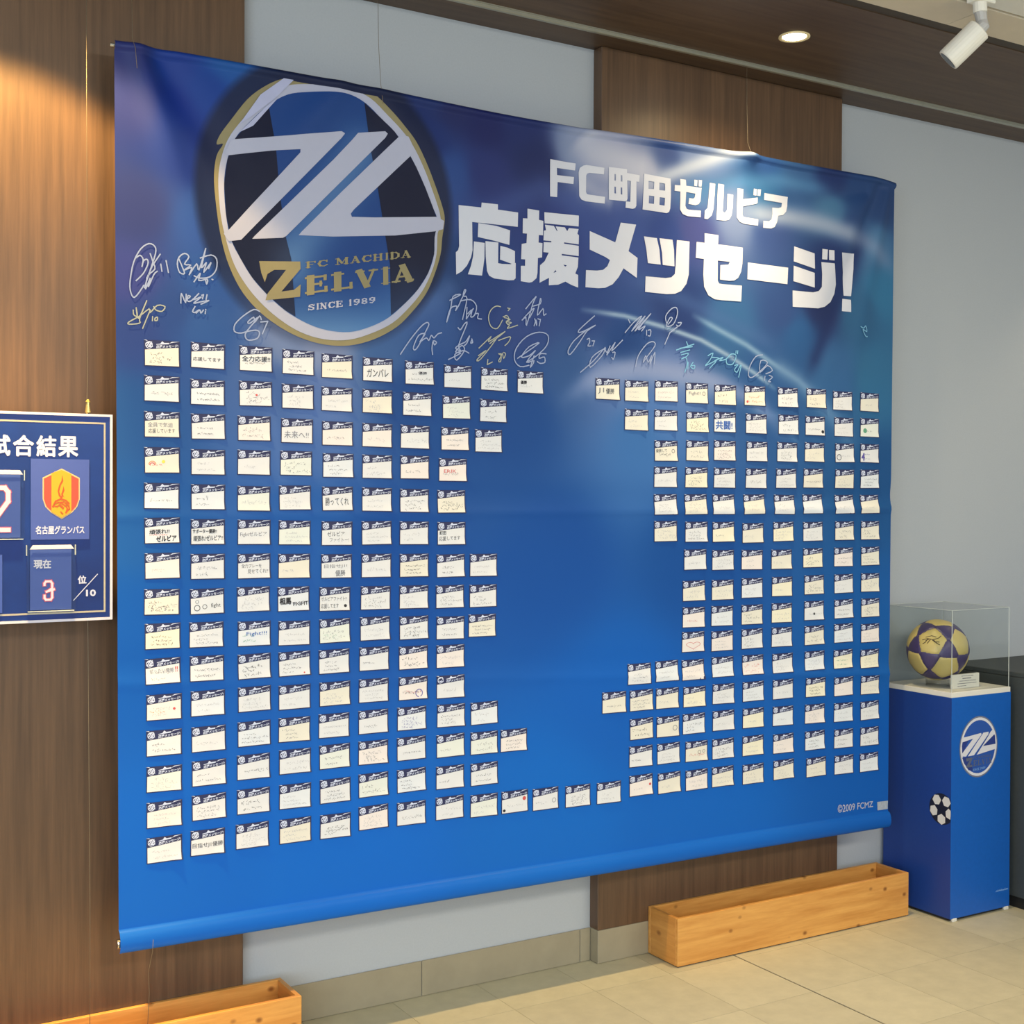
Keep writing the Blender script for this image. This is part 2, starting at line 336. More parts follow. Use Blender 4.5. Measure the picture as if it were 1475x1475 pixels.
# ------------------------------------------------------------------ print outlines on the banner, in 0.1 mm of x and z
TITLE = [[[[[22840,26911],[23840,26908],[23812,26675],[23111,26669],[23120,26439],[23769,26456],[23745,26223],[23143,26217],[23123,25726],[22856,25718]]]],[[[[24941,26900],[24924,26681],[24361,26661],[24268,26627],[24231,26561],[24223,26022],[24253,25964],[24327,25948],[24973,25949],[24959,25724],[24217,25714],[24050,25749],[23964,25852],[23945,26631],[23996,26785],[24136,26877],[24247,26907]]]],[[[[25119,26955],[25858,26974],[25875,26005],[25845,25923],[25768,25892],[25125,25877]],[[25341,26751],[25406,26753],[25407,26535],[25342,26533]],[[25601,26747],[25667,26749],[25668,26536],[25603,26534]],[[25343,26330],[25408,26332],[25410,26111],[25345,26109]],[[25600,26337],[25661,26339],[25663,26104],[25601,26106]]],[[[25851,26848],[26376,26837],[26354,26614],[26241,26615],[26226,25795],[26176,25710],[26079,25677],[25789,25681],[25807,25896],[25981,25898],[26015,26602],[25853,26604]]]],[[[[26560,26915],[27653,26883],[27640,25864],[27600,25747],[27500,25694],[26477,25698]],[[26738,26694],[26975,26692],[26945,26434],[26728,26423]],[[27182,26686],[27414,26684],[27403,26437],[27168,26430]],[[26741,26197],[26959,26198],[26940,25935],[26731,25933]],[[27177,26192],[27401,26194],[27391,25931],[27171,25931]]]],[[[[28048,26920],[28284,26918],[28293,26709],[28973,26723],[28968,26274],[28894,26167],[28749,26112],[28429,26113],[28452,26316],[28633,26315],[28694,26371],[28706,26495],[28295,26500],[28298,26033],[28360,25943],[28463,25923],[28999,25952],[28992,25724],[28423,25699],[28198,25747],[28075,25878],[28042,26485],[27799,26481],[27814,26682],[28049,26695]]],[[[28640,26963],[28777,26964],[28766,26752],[28630,26751]]],[[[28826,26977],[28971,26982],[28960,26760],[28828,26756]]]],[[[[29325,26942],[29590,26943],[29601,26578],[29562,26083],[29480,25844],[29293,25693],[29159,25694],[29174,25972],[29298,26085],[29329,26447]]],[[[29724,26970],[30008,26972],[30003,26528],[29964,26063],[30007,26002],[30083,26018],[30155,26118],[30172,26680],[30420,26671],[30398,26212],[30348,25943],[30243,25782],[30051,25721],[29691,25721],[29730,26266]]]],[[[[30599,26914],[30870,26921],[30860,26565],[31601,26727],[31602,26536],[31537,26495],[30862,26316],[30856,26033],[30917,25957],[31629,25954],[31617,25725],[30932,25716],[30715,25769],[30585,25903],[30594,26434]]],[[[31401,27013],[31555,27015],[31534,26785],[31390,26785]]],[[[31590,27020],[31744,27029],[31724,26795],[31578,26791]]]],[[[[31908,26925],[32984,26903],[33009,26583],[32966,26375],[32808,26238],[32583,26196],[32518,25952],[32407,25771],[32229,25690],[31861,25677],[31872,25930],[32138,25943],[32262,26024],[32314,26233],[32312,26451],[32604,26468],[32738,26518],[32760,26673],[31910,26683]]]],[[[[19464,25028],[20272,25049],[20287,25205],[20878,25220],[20879,25054],[21632,25053],[21623,24599],[19949,24562],[19971,23690],[19917,23460],[19771,23189],[19589,22996],[19396,22882],[19379,23567],[19458,23639],[19494,23770]]],[[[20171,24554],[20824,24538],[21336,24454],[21312,23994],[20751,24066],[20154,24120]]],[[[20018,23968],[20407,23960],[20398,23474],[20315,22933],[19809,22929],[19918,23203],[19990,23499]]],[[[20433,24020],[20902,24027],[20897,23376],[21056,23368],[21360,23387],[21517,23451],[21551,23438],[21546,22962],[21477,22897],[21286,22873],[20756,22885],[20569,22956],[20493,23095],[20446,23543]]],[[[20978,23930],[21244,23898],[21519,23818],[21521,23458],[21418,23402],[20969,23496]]]],[[[[21986,25218],[22434,25211],[22428,24912],[22593,24897],[22576,24431],[22419,24424],[22408,24181],[22557,24180],[22540,23720],[22383,23682],[22366,23200],[22328,23031],[22172,22902],[22056,22868],[21739,22887],[21744,23374],[21898,23388],[21905,23593],[21751,23588],[21772,24073],[21953,24118],[21971,24423],[21808,24416],[21814,24893],[21988,24906]]],[[[22631,25184],[23950,25217],[23940,24862],[22641,24826]]],[[[22653,24781],[22989,24781],[23109,24621],[23129,24639],[23060,24772],[23408,24777],[23501,24663],[23569,24771],[23941,24777],[23893,24620],[23954,24576],[23947,24279],[23382,24288],[23379,24247],[23948,24231],[23949,23898],[23292,23907],[23292,23857],[23938,23849],[23919,23544],[23819,23315],[23932,23282],[23935,22870],[23679,22932],[23437,23022],[23158,22898],[22800,22847],[22807,23090],[22446,22899],[22463,23458],[22639,23607],[22795,23898],[22590,23895],[22604,24218],[22892,24238],[22892,24281],[22596,24274],[22614,24584],[22693,24609]],[[23354,23565],[23495,23554],[23427,23504]],[[23056,23363],[23088,23306],[22977,23266]]]],[[[[24378,24760],[25397,24491],[25604,25166],[26230,25166],[25940,24254],[26314,24065],[26288,23396],[25740,23665],[25551,23355],[25300,23092],[25008,22954],[24718,22916],[24224,22908],[24241,23468],[24673,23491],[24922,23538],[25088,23673],[25191,23888],[25002,23972],[24381,24156]]]],[[[[26568,24813],[27111,24808],[27223,24434],[27279,23930],[26746,23933],[26678,24379]]],[[[27221,24819],[27773,24824],[27841,24495],[27867,23926],[27367,23928],[27334,24339]]],[[[27964,24833],[28512,24840],[28483,23706],[28386,23377],[28163,23110],[27896,22992],[27541,22952],[26635,22954],[26654,23478],[27493,23493],[27737,23540],[27883,23669],[27912,23937]]]],[[[[29170,25194],[29783,25189],[29760,24868],[30893,24866],[30881,24308],[30826,24012],[30688,23781],[30498,23672],[30264,23641],[29859,23650],[29871,24157],[30235,24206],[30294,24309],[29752,24303],[29757,23604],[29826,23508],[29983,23500],[30865,23523],[30834,22961],[29987,22940],[29625,22945],[29345,23064],[29158,23338],[29121,23762],[29142,24302],[28787,24304],[28820,24860],[29172,24861]]]],[[[[31135,24370],[33058,24365],[33023,23764],[31116,23774]]]],[[[[33347,25169],[34355,25009],[34375,24450],[33327,24623]]],[[[33328,24466],[34361,24297],[34366,23758],[33313,23901]]],[[[34692,24727],[35370,24741],[35492,23977],[35432,23626],[35225,23303],[34914,23106],[34553,23013],[33280,22968],[33275,23560],[34290,23577],[34573,23650],[34726,23816],[34738,24293]]],[[[34740,25215],[35010,25215],[34992,24843],[34733,24833]]],[[[35067,25210],[35339,25221],[35358,24848],[35081,24840]]]],[[[[35735,25180],[36454,25224],[36405,24638],[36228,23596],[35897,23596],[35873,24473]]],[[[35830,23474],[36218,23459],[36217,23002],[35781,23008]]]]]
NTOP = 8
CREST = {"gold":[[14183,28088],[15016,28166],[15934,28136],[16537,27989],[17082,27613],[17565,27190],[17985,26752],[18339,26173],[18625,25580],[18877,24978],[18987,24546],[18903,23966],[18847,23453],[18635,22800],[18353,22207],[17932,21671],[17378,21130],[16627,20708],[15823,20472],[15035,20453],[14264,20614],[13570,20923],[12950,21349],[12461,21894],[12099,22617],[11888,23406],[11768,24258],[11737,24946],[11825,25534],[12004,25876],[11825,25851],[11914,26123],[12212,26572],[12694,27227],[13184,27657],[13680,27945]],"white":[[14183,27880],[15016,27986],[15868,28004],[16470,27825],[17014,27417],[17496,27024],[17880,26612],[18233,26033],[18519,25440],[18807,24716],[18844,24277],[18738,24076],[18704,23439],[18528,22854],[18212,22259],[17792,21754],[17239,21245],[16558,20888],[15822,20643],[15035,20604],[14295,20765],[13632,21105],[13072,21535],[12643,21997],[12309,22521],[12068,23194],[11905,23928],[11856,24846],[11974,25554],[12213,26166],[12756,26887],[13246,27403],[13680,27708]],"field":[[13869,27532],[14502,27705],[15277,27817],[15869,27821],[16336,27651],[16810,27294],[17255,26958],[17637,26515],[17987,26001],[18306,25414],[18556,24877],[18736,24455],[18631,23938],[18619,23431],[18422,22844],[18071,22310],[17653,21868],[17102,21390],[16490,21068],[15822,20869],[15099,20880],[14454,21046],[13819,21357],[13257,21785],[12826,22218],[12490,22713],[12218,23209],[12067,23888],[12023,24751],[12124,25459],[12333,26068],[12757,26595],[13308,27148]],"dark1":[[13308,27148],[13497,26057],[13624,24834],[13846,23437],[14005,22859],[14135,21202],[13819,21357],[13257,21785],[12826,22218],[12490,22713],[12218,23209],[12067,23888],[12023,24751],[12124,25459],[12333,26068],[12757,26595]],"dark2":[[16269,27671],[16474,26354],[16714,25217],[16957,23886],[17131,22975],[17170,21457],[17653,21868],[18071,22310],[18422,22844],[18619,23431],[18631,23938],[18736,24455],[18556,24877],[18306,25414],[17987,26001],[17637,26515],[17255,26958],[16810,27294]],"mark":[[[12213,26021],[13997,26377],[15542,26727],[15654,26677],[15542,26527],[12507,23239],[12128,23159],[11990,23359],[12127,23461],[14251,25925],[14251,26014],[13373,25851],[12154,25579],[12034,25620]],[[16071,26755],[16947,26926],[17029,26864],[16948,26728],[13846,23485],[13752,23428],[12836,23303],[12915,23399],[15282,25855],[15872,26513]],[[17462,26895],[17705,26868],[17951,26465],[15944,24481],[15845,24347],[15879,24260],[16616,24324],[18700,24578],[18951,24479],[18916,24221],[18630,24127],[17300,23861],[15288,23618],[14225,23549],[14320,23666],[15546,24951]]],"bigz":[[13039,22690],[14278,22796],[14291,22588],[13705,21882],[14083,21961],[14292,22140],[14274,21780],[13227,21594],[13288,21788],[13848,22517],[13492,22485],[13287,22348],[13207,22105],[13102,22360]],"streak":[[[14246,28187],[13899,28099],[13061,27403],[12453,26492],[12756,26712],[13556,27423]],[[13216,27075],[12454,26259],[12848,26492],[13618,27433]]],"t1":[[14437,22602],[17822,23240],[14437,22811],[17821,23490]],"t2":[[14420,21810],[17930,22517],[14419,22408],[17913,23111]],"t3":[[14517,21380],[16644,21770],[14517,21590],[16643,21992]],"cr":[[35659,4258],[37504,4276],[35656,4571],[37502,4515]],"crbox":[[37724,4436],[38302,4422],[38286,4103],[37746,4114]]}
SIGS = [[0,[[[9552,22445],[9663,22519],[9743,22416],[9711,22222],[9759,22385],[9855,22426],[9871,22300],[9743,22033],[9553,21826]],[[9760,21716],[9585,21447],[9474,21374],[9395,21558],[9395,21843],[9489,22328],[9679,22696],[9902,22862],[10063,22798],[10079,22608],[9935,22147],[9776,21654]],[[9935,22594],[9999,22408],[10063,22190],[9871,21981],[9808,21625],[9935,21923],[9887,21695],[10031,22028],[10128,22132]],[[10208,22605],[9999,22280],[9839,21914]],[[10224,22334],[10257,22144]],[[10370,22444],[10435,22128]]]],[0,[[[10712,22541],[10810,22324],[10876,22136],[10745,22156],[10679,22377],[10728,22575],[10876,22686],[10991,22600],[10876,22395],[11041,22378],[10876,22233],[11074,22316],[11008,22116],[11206,22426],[11273,22270],[11456,22874],[11340,22341],[11473,22484],[11407,22217],[11607,22497],[11540,22327]],[[11306,22598],[11607,22709],[11775,22611],[11759,22314],[11574,22101],[11307,22045],[11141,22095]],[[11141,21932],[11307,22175],[11274,21977],[11507,22030],[11491,21898],[11457,22025]],[[11641,22042],[11668,22031]]]],[1,[[[9474,21025],[9490,20899],[9585,20874],[9554,21094],[9617,20813],[9840,21308],[9649,20815],[9649,20688],[9364,20636],[9364,20699],[9649,20879],[9904,21090],[9936,20996],[10129,21203],[10339,21187],[10258,21053],[10097,21072],[10032,21163]],[[9936,21060],[9840,20829],[9729,20550]],[[10000,20889],[9994,20776]],[[10065,20846],[10129,20882],[10129,20802],[10065,20788],[10065,20846]]]],[0,[[[10779,21319],[10795,21579],[10910,21345],[10926,21573]],[[10943,21429],[11042,21518],[10976,21529],[10960,21398],[11075,21407],[11274,21618],[11141,21445],[11341,21526],[11142,21347],[11341,21396],[11558,21446],[11341,21330]],[[11357,21576],[11407,21597],[11381,21480]],[[11508,21605],[11481,21472]],[[11175,21252],[11109,21117],[11175,21090],[11275,21162],[11208,21076],[11308,21165],[11341,21086],[11408,21172]],[[11468,21144],[11462,21079]],[[11468,21193],[11478,21184]]]],[0,[[[13048,21264],[12874,21301],[12562,21095],[12322,20845],[12305,20646],[12494,20609],[12701,20673],[12945,20723],[13049,20663],[12980,20492],[12737,20426],[12633,20502],[12667,20671],[13014,21095],[12770,20911],[12701,20939],[12874,21085],[12909,20954],[13049,21131],[13101,21034]],[[13084,20966],[13294,20998],[13137,20636]]]],[0,[[[19162,22065],[19540,22272],[19273,22191],[19185,21774],[19054,21393],[19185,21813],[19407,21908],[19363,21768],[19474,21933],[19541,22076],[19585,22158],[19719,22405],[19674,22421],[19630,22240],[19765,22173],[19610,21511]],[[19541,22076],[19900,22144],[20105,21963],[20038,21681],[19903,21612],[19947,21832],[19789,21702]],[[19766,21897],[19745,21541],[19992,21875]],[[20083,21724],[20174,21731],[20152,21590],[20289,21573]]]],[1,[[[20977,22011],[20815,22018],[20631,21884],[20540,21639],[20633,21367],[20864,21323],[21049,21596]],[[21072,21698],[21211,21748],[21282,21653],[21189,21526],[21306,21454],[21236,21349],[21611,21476]],[[21233,21991],[21327,21978],[21257,21912]],[[21118,21681],[21329,21636],[21189,21566],[21376,21539],[21236,21469]]]],[0,[[[21916,22023],[22296,22438],[22178,22205],[21943,21499],[21918,21740],[21776,21649],[22083,21955],[22226,22047],[22060,21750]],[[22178,22124],[22465,22228],[22465,22391],[22347,21853],[22563,22073],[22588,21871],[22684,21919]],[[22252,21724],[22325,21526],[22300,21687],[22229,21499]],[[22372,21733],[22468,21719],[22421,21512]]]],[0,[[[17488,20312],[17794,20745],[18136,21153],[18353,21323],[18440,21271],[18310,21011],[18095,20610],[17966,20467],[17923,20561],[18094,20919],[18310,20972],[18138,20729],[18354,20859],[18441,20787],[18528,20948],[18616,20876],[18747,21001],[18879,21049]],[[18594,20758],[18638,20664],[18704,20746],[18594,20777],[18551,20561],[18574,20368]]]],[0,[[[19455,21245],[19544,21192],[19678,21379],[19768,21385],[19479,20717],[19547,20544],[19368,20612],[19546,20740],[19725,20831],[19860,21017],[19771,20794],[19681,20710]],[[19951,20924],[19906,20803],[19974,20827],[19942,20931]],[[19125,20245],[19547,20465],[19368,20494],[19591,20704],[19681,20552],[19414,20242],[19346,20414],[19637,20549],[19839,20483]]]],[1,[[[20201,20663],[20635,21048],[20544,20883],[21144,21242],[20590,20826],[20820,20981],[20271,20330],[20135,20302],[20453,20599],[20180,20424]],[[20912,20947],[21331,21094],[21285,20931],[21145,20801]],[[20523,20325],[20501,20164],[20684,20254]],[[20914,20527],[21030,20514],[20915,20307],[20985,20291],[21007,20472],[20914,20527]],[[21100,20578],[21170,20542],[21101,20398],[21053,20555]]]],[0,[[[21616,20427],[22423,20963],[22041,20817],[21758,20476],[22042,20533],[22281,20710],[21948,20325],[22234,20382],[22092,20171],[22234,20544]],[[22044,20229],[21712,20170],[21499,20380],[21568,20747],[21944,21135],[22422,21309],[22760,21230],[22713,20900],[22329,20550],[21948,20325]],[[22691,20632],[22473,20620],[22426,20474],[22619,20526],[22643,20364],[22475,20314],[22354,20368]]]],[0,[[[24569,21991],[23953,21478],[24082,21433],[24603,21685],[24277,21473],[24019,21133],[23635,20679],[23538,20781],[23761,21116],[24212,21469]],[[24279,21203],[24377,21237],[24377,21102],[24313,20990],[24443,20998]],[[24475,21162],[24574,21168],[24509,21002]]]],[0,[[[25804,21522],[26141,21876],[26482,22122],[26075,21596],[26619,22132],[26211,21605],[26860,22234],[26347,21670],[26621,21800],[26485,21624]],[[26005,21866],[25937,21972]],[[26691,21666],[26692,21499]],[[26760,21670],[26864,21678],[26844,21493],[26761,21487]]]],[0,[[[27525,21975],[27488,22197],[27733,22468],[27945,22512],[27982,22290],[27807,21939],[27526,21863],[27665,22154],[27771,22133],[27596,21924]],[[28020,22010],[28162,22021],[28056,21900],[27949,21921]],[[27985,21867],[27668,21648],[27459,21242]]]],[0,[[[24025,20110],[24544,20516],[25004,20978],[24873,20698],[24415,20293],[24478,20621],[24938,20920],[25071,20819],[25203,21045],[25071,20737],[25402,21167],[25270,20885],[25704,21269]],[[25304,20833],[25404,20839],[25339,20616],[25272,20667]]]],[0,[[[26252,20420],[26353,20785],[26694,21194],[26970,21295],[27041,21160],[26697,20750],[26560,20575],[26662,20803],[26767,20587],[26904,20817],[26836,20535],[27042,20937],[27010,20545]]]],[2,[[[27955,21076],[28706,21321]],[[28381,21385],[28454,21248]],[[28097,21141],[28634,21231]],[[28133,21002],[28527,21111]],[[28170,20920],[28456,20993],[28385,20876],[28171,20779],[28349,20846],[28422,20623],[28317,20334]],[[28458,20682],[28445,20454]],[[28674,20694],[28567,20546],[28711,20469],[28747,20584],[28602,20576]]]],[2,[[[29327,20960],[29546,21058],[29401,20792],[29219,20610],[29696,20809],[29403,20534]],[[29474,20911],[29806,20901],[29622,20805],[29991,20941],[29844,20817],[30141,20892],[30364,21078],[30589,21034],[30441,20735],[30179,20721],[30141,20892]],[[30588,21208],[30574,21120]],[[30664,21212],[30649,21107]],[[30517,20681],[30667,20719],[30518,20536],[30631,20455],[30743,20636],[30819,20698],[30708,20285]]]],[0,[[[31811,21135],[31503,21058],[31237,20721],[31163,20366],[31355,20317],[31815,20635],[32046,20883],[31735,20924],[31700,20511],[32047,20765],[32282,20601],[31971,20466]],[[31933,20376],[31911,20228]],[[32127,20415],[32284,20364],[32090,20207],[32207,20195]]]],[2,[[[36635,22476],[36783,22433],[36893,22520],[36969,22313],[36747,22377],[36896,22148],[37008,22129]]]]]
CTRL = [[9261,27849,50,60,130],[9635,26605,55,65,140],[9637,23795,60,72,140],[9452,21902,70,80,160],[9640,20604,55,80,155],[10581,27891,35,70,165],[10583,26753,30,60,160],[10971,25478,35,60,150],[11365,23611,55,95,180],[12153,28162,40,100,185],[11564,22090,50,95,175],[10589,21052,50,85,160],[11369,20726,55,100,175],[14024,20512,130,150,200],[14882,20366,150,165,210],[17115,20504,70,110,175],[18492,28202,40,60,125],[19212,28103,40,50,110],[20445,27647,35,45,110],[21714,27835,40,55,120],[19221,25974,50,85,160],[20451,26133,45,60,130],[22238,26807,35,50,110],[23833,27473,140,160,205],[24934,27399,165,175,215],[26643,26935,140,155,200],[27519,27402,50,80,150],[28718,27681,110,135,190],[31868,27859,50,90,160],[28725,26607,90,130,190],[31873,27118,60,120,180],[33531,27575,60,100,160],[35252,27793,40,60,120],[36680,27454,45,80,140],[37781,27061,50,80,135],[35261,26768,80,130,180],[36332,26114,50,80,140],[37426,25707,80,130,180],[35280,24716,40,60,120],[37812,23900,60,130,180],[36722,23026,55,110,160],[34596,23121,40,55,110],[32899,22738,55,85,150],[24408,22324,50,80,150],[20467,22449,40,70,140],[21741,21894,60,85,155],[18516,21651,60,100,170],[18991,22752,35,70,130],[25816,21044,35,75,145],[28148,22616,40,65,130],[30308,22054,60,110,170],[33578,22031,50,100,165],[31926,20431,55,100,165],[35317,20604,60,110,170],[37474,20715,60,125,175],[25823,19886,110,140,203],[24976,19960,95,125,190],[27568,19971,110,140,205],[26407,18280,75,125,195],[26984,19002,95,135,205],[23873,20018,60,100,165],[18050,19298,35,80,155],[21757,18584,35,85,160],[19250,18496,35,85,160],[17135,14249,30,85,165],[9455,18154,45,95,165],[9457,15336,40,100,175],[9366,12518,25,95,180],[10222,5418,30,105,195],[15802,5011,30,110,200],[23138,5557,30,110,195],[28876,4854,28,105,190],[37617,5908,30,95,175],[37937,11195,30,95,165],[37884,16501,35,90,150],[28812,14025,30,85,160],[25886,9422,30,100,185],[13606,19094,80,112,180],[14031,17313,85,118,188],[14670,18740,100,128,195],[14249,15309,45,100,180],[23094,14134,30,85,165],[24669,25083,60,85,160],[23041,24456,45,65,140],[30595,25983,120,140,190],[25793,24976,65,90,165],[27535,24929,50,75,150],[28734,25294,70,80,150],[32213,25669,60,85,150],[11557,27290,30,75,170],[18497,26936,38,60,130],[14863,27825,40,60,120],[15748,24504,35,80,150]]
SWOOSH = [[[[24134,22166],[25810,22086],[27556,21814],[29067,21486],[30315,21007],[31601,20414],[32424,19957]],72,[165,195,230],0.8],[[[28755,22305],[29838,21900],[31108,21446],[32251,20896],[33593,20314],[34627,19674]],107,[140,180,222],0.75],[[[32251,20896],[33593,20314],[34978,19304],[36408,18054]],223,[115,155,205],0.6],[[[31287,19165],[32597,18964],[33612,17987]],147,[110,150,205],0.4],[[[23471,19208],[24421,19886],[25537,20242],[26684,20396],[28163,20333],[30008,20040],[31608,19424],[32936,18347]],202,[135,155,212],0.65],[[[23967,27831],[24380,27436],[25215,27163],[26643,26935],[27229,26729]],362,[172,182,218],0.7],[[[26936,26692],[28267,27264],[29639,27854],[30895,28391]],164,[150,172,215],0.7],[[[29949,28138],[31217,28215]],145,[215,222,232],0.8],[[[30593,26227],[32538,26253],[34570,26179],[36694,25945],[38549,24759]],244,[140,165,208],0.5],[[[28123,26296],[30270,27113],[32861,27440],[35256,27409]],190,[85,140,200],0.5],[[[25802,23474],[28146,22854],[30624,22077],[32577,21464]],208,[80,115,180],0.35],[[[18986,24242],[20959,25109],[22504,25955],[24390,25507]],298,[75,100,175],0.4],[[[17113,21129],[18278,21738],[19477,22688]],249,[85,120,185],0.5],[[[37055,26192],[35819,23734],[34953,22124],[34102,20542]],209,[35,50,105],0.55],[[[12363,22844],[11961,22591]],97,[120,150,205],0.6],[[[15101,19974],[15324,18359],[15219,16322]],283,[110,135,200],0.35],[[[13293,19080],[13609,17503],[13822,16310]],158,[110,135,200],0.3],[[[24048,27956],[24517,27456],[25496,27200],[27080,26945]],453,[205,212,238],0.75],[[[23975,26318],[24663,26040],[25362,25965]],271,[190,198,228],0.6],[[[26790,26673],[28266,27311],[29639,27902],[31055,28437]],187,[195,208,235],0.6],[[[31072,26135],[32871,26191],[34918,26089],[36877,25781]],221,[185,200,228],0.5],[[[24149,19464],[24976,20074],[26250,20326],[27566,20302],[29077,20092],[30642,19679]],294,[165,180,225],0.55],[[[12161,23116],[12467,21585],[13394,20472],[14452,20038]],233,[30,45,90],0.0]]
CARDS = [[1,"L",[[9771,20250],[11067,20275],[12463,20265],[13746,20246],[14952,20192],[16261,20163],[17649,20131],[18977,20087],[20290,20073],[21621,20044]]],[1,"R",[[24642,19966],[25823,19956],[27066,20000],[28376,19986],[29634,19981],[30991,20014],[32556,20013],[33969,20053],[35287,20011],[36703,20022]]],[2,"L",[[9772,19295],[11057,19252],[12451,19270],[13732,19251],[14954,19227],[16255,19216],[17582,19184],[18933,19132],[20257,19087]]],[2,"R",[[25829,18991],[27058,19017],[28413,18996],[29625,19029],[31063,19021],[32597,19039],[33910,19035],[35366,19035],[36712,19055]]],[3,"L",[[9773,18315],[11070,18293],[12412,18286],[13713,18263],[14974,18219],[16257,18206],[17516,18191],[18888,18164],[20086,18130]]],[3,"R",[[27064,17965],[28420,18005],[29632,18036],[31102,18032],[32538,18046],[33884,18070],[35410,18064],[36721,18088]]],[4,"L",[[9774,17335],[11071,17307],[12413,17327],[13687,17326],[14998,17281],[16260,17266],[17507,17262],[18820,17203]]],[4,"R",[[27055,17075],[28384,17072],[29639,17076],[31077,17076],[32493,17084],[33824,17104],[35419,17101],[36731,17105]]],[5,"L",[[9775,16367],[11076,16339],[12415,16303],[13654,16321],[14984,16299],[16263,16289],[17510,16256],[18775,16222]]],[5,"R",[[27061,16133],[28363,16139],[29599,16145],[30988,16141],[32421,16148],[33798,16154],[35406,16146],[36740,16152]]],[6,"L",[[9772,15410],[11062,15366],[12417,15349],[13645,15323],[14969,15285],[16244,15277],[17502,15270],[18779,15241]]],[6,"R",[[27067,15223],[28397,15194],[29587,15175],[30932,15127],[32363,15158],[33806,15149],[35415,15165],[36760,15167]]],[7,"L",[[9786,14446],[11063,14404],[12412,14378],[13631,14356],[14956,14321],[16246,14307],[17505,14284],[18759,14239],[19924,14238]]],[7,"R",[[28349,14230],[29582,14195],[30907,14182],[32289,14163],[33815,14183],[35375,14188],[36769,14187]]],[8,"L",[[9777,13467],[11045,13426],[12394,13437],[13609,13399],[14908,13358],[16227,13343],[17502,13324],[18738,13286],[19916,13271]]],[8,"R",[[28302,13149],[29574,13146],[30915,13172],[32326,13182],[33881,13190],[35384,13186],[36779,13196]]],[9,"L",[[9795,12524],[11026,12506],[12422,12463],[13641,12420],[14902,12412],[16207,12418],[17505,12383],[18766,12328],[19887,12347]]],[9,"R",[[28308,12240],[29565,12238],[30922,12223],[32321,12231],[33889,12248],[35392,12244],[36788,12233]]],[10,"L",[[9798,11561],[11047,11565],[12423,11524],[13643,11521],[14887,11511],[16187,11520],[17491,11469],[18769,11442]]],[10,"R",[[28284,11388],[29571,11347],[30928,11354],[32328,11355],[33907,11331],[35386,11339],[36786,11275]]],[11,"L",[[9837,10577],[11068,10588],[12425,10596],[13645,10562],[14907,10564],[16167,10571],[17483,10544],[18773,10501]]],[11,"R",[[25994,10423],[27156,10441],[28290,10411],[29609,10438],[30990,10431],[32388,10399],[33949,10396],[35395,10368],[36795,10303]]],[12,"L",[[9837,9596],[11089,9587],[12420,9611],[13647,9630],[14887,9635],[16159,9632],[17442,9626],[18800,9611],[19973,9579]]],[12,"R",[[24952,9544],[26077,9525],[27180,9517],[28357,9481],[29647,9494],[30997,9472],[32396,9451],[33992,9419],[35404,9345],[36793,9310]]],[13,"L",[[9848,8612],[11102,8635],[12402,8673],[13664,8700],[14905,8714],[16161,8718],[17431,8708],[18779,8671],[19977,8651],[21058,8635]]],[13,"R",[[26083,8555],[27213,8543],[28333,8547],[29653,8549],[31014,8527],[32417,8491],[33966,8446],[35413,8386],[36781,8333]]],[14,"L",[[9849,7629],[11103,7680],[12403,7698],[13672,7698],[14925,7704],[16164,7736],[17434,7734],[18771,7698],[19981,7668]]],[14,"R",[[26063,7637],[27233,7617],[28461,7582],[29642,7554],[31012,7538],[32441,7484],[33975,7455],[35436,7399],[36790,7359]]],[15,"L",[[9850,6661],[11073,6705],[12370,6718],[13674,6696],[14938,6673],[16167,6763],[17437,6739],[18758,6747],[19985,6687],[21102,6667],[22257,6627],[23510,6586],[24751,6558]]],[15,"R",[[26069,6650],[27270,6603],[28468,6579],[29636,6573],[31029,6522],[32466,6527],[34052,6459],[35462,6418],[36770,6370]]]]
# ------------------------------------------------------------------ banner surface
YB = -.12
RIDGE = [(.96, 2.80, 1.20, 2.10, .055, .020), (1.02, 2.80, 1.36, 2.30, .06, -.012), (1.55, 2.80, 1.22, 2.42, .06, .010), (1.68, 2.81, 2.0, 2.5, .07, .006),
         (3.78, 2.78, 3.40, 2.05, .05, -.016), (3.80, 2.78, 3.60, 1.95, .045, .012), (3.11, 2.81, 2.55, 2.52, .06, .012), (3.11, 2.81, 3.65, 2.55, .06, .013), (3.11, 2.81, 3.0, 2.4, .06, .007),
         (3.70, 2.76, 3.10, 2.62, .04, -.008), (2.4, 2.78, 2.2, 2.4, .08, -.006)]
def Wf(x, z):
    x = np.asarray(x, float); z = np.asarray(z, float)
    w = .003*np.sin(2.1*x+.6)*np.sin(1.3*z)+.0015*np.sin(5.3*x+2.0*z)
    for x0, z0, x1, z1, s, a in RIDGE:
        dx, dz = x1-x0, z1-z0; t = ((x-x0)*dx+(z-z0)*dz)/(dx*dx+dz*dz); tc = np.clip(t, 0, 1)
        d2 = (x-x0-tc*dx)**2+(z-z0-tc*dz)**2; w = w+a*np.exp(-d2/(s*s*(.62+.6*tc)**2))*np.clip(1.15-tc, 0, 1)
    for zz, sl, a in ((1.545, .007, .0028), (1.09, -.055, .0024)):
        zc = zz+sl*(x-.95); amp = a*(1+1.6*np.clip((x-2.5)/1.2, 0, 1)); w = w+amp*np.exp(-np.abs(z-zc)/.012)-amp*.6*np.exp(-((z-zc-.05)/.04)**2)
    return w
def zbot(x): return .362-.0075*(x-.9)
def ztop(x): return 2.822-.014*np.exp(-((x-2.2)/.5)**2)-.010*np.exp(-((x-3.85)/.06)**2)
def xleft(z): return .898+.0055*(2.82-z)
def xright(z): return 3.845-.0055*(2.80-z)
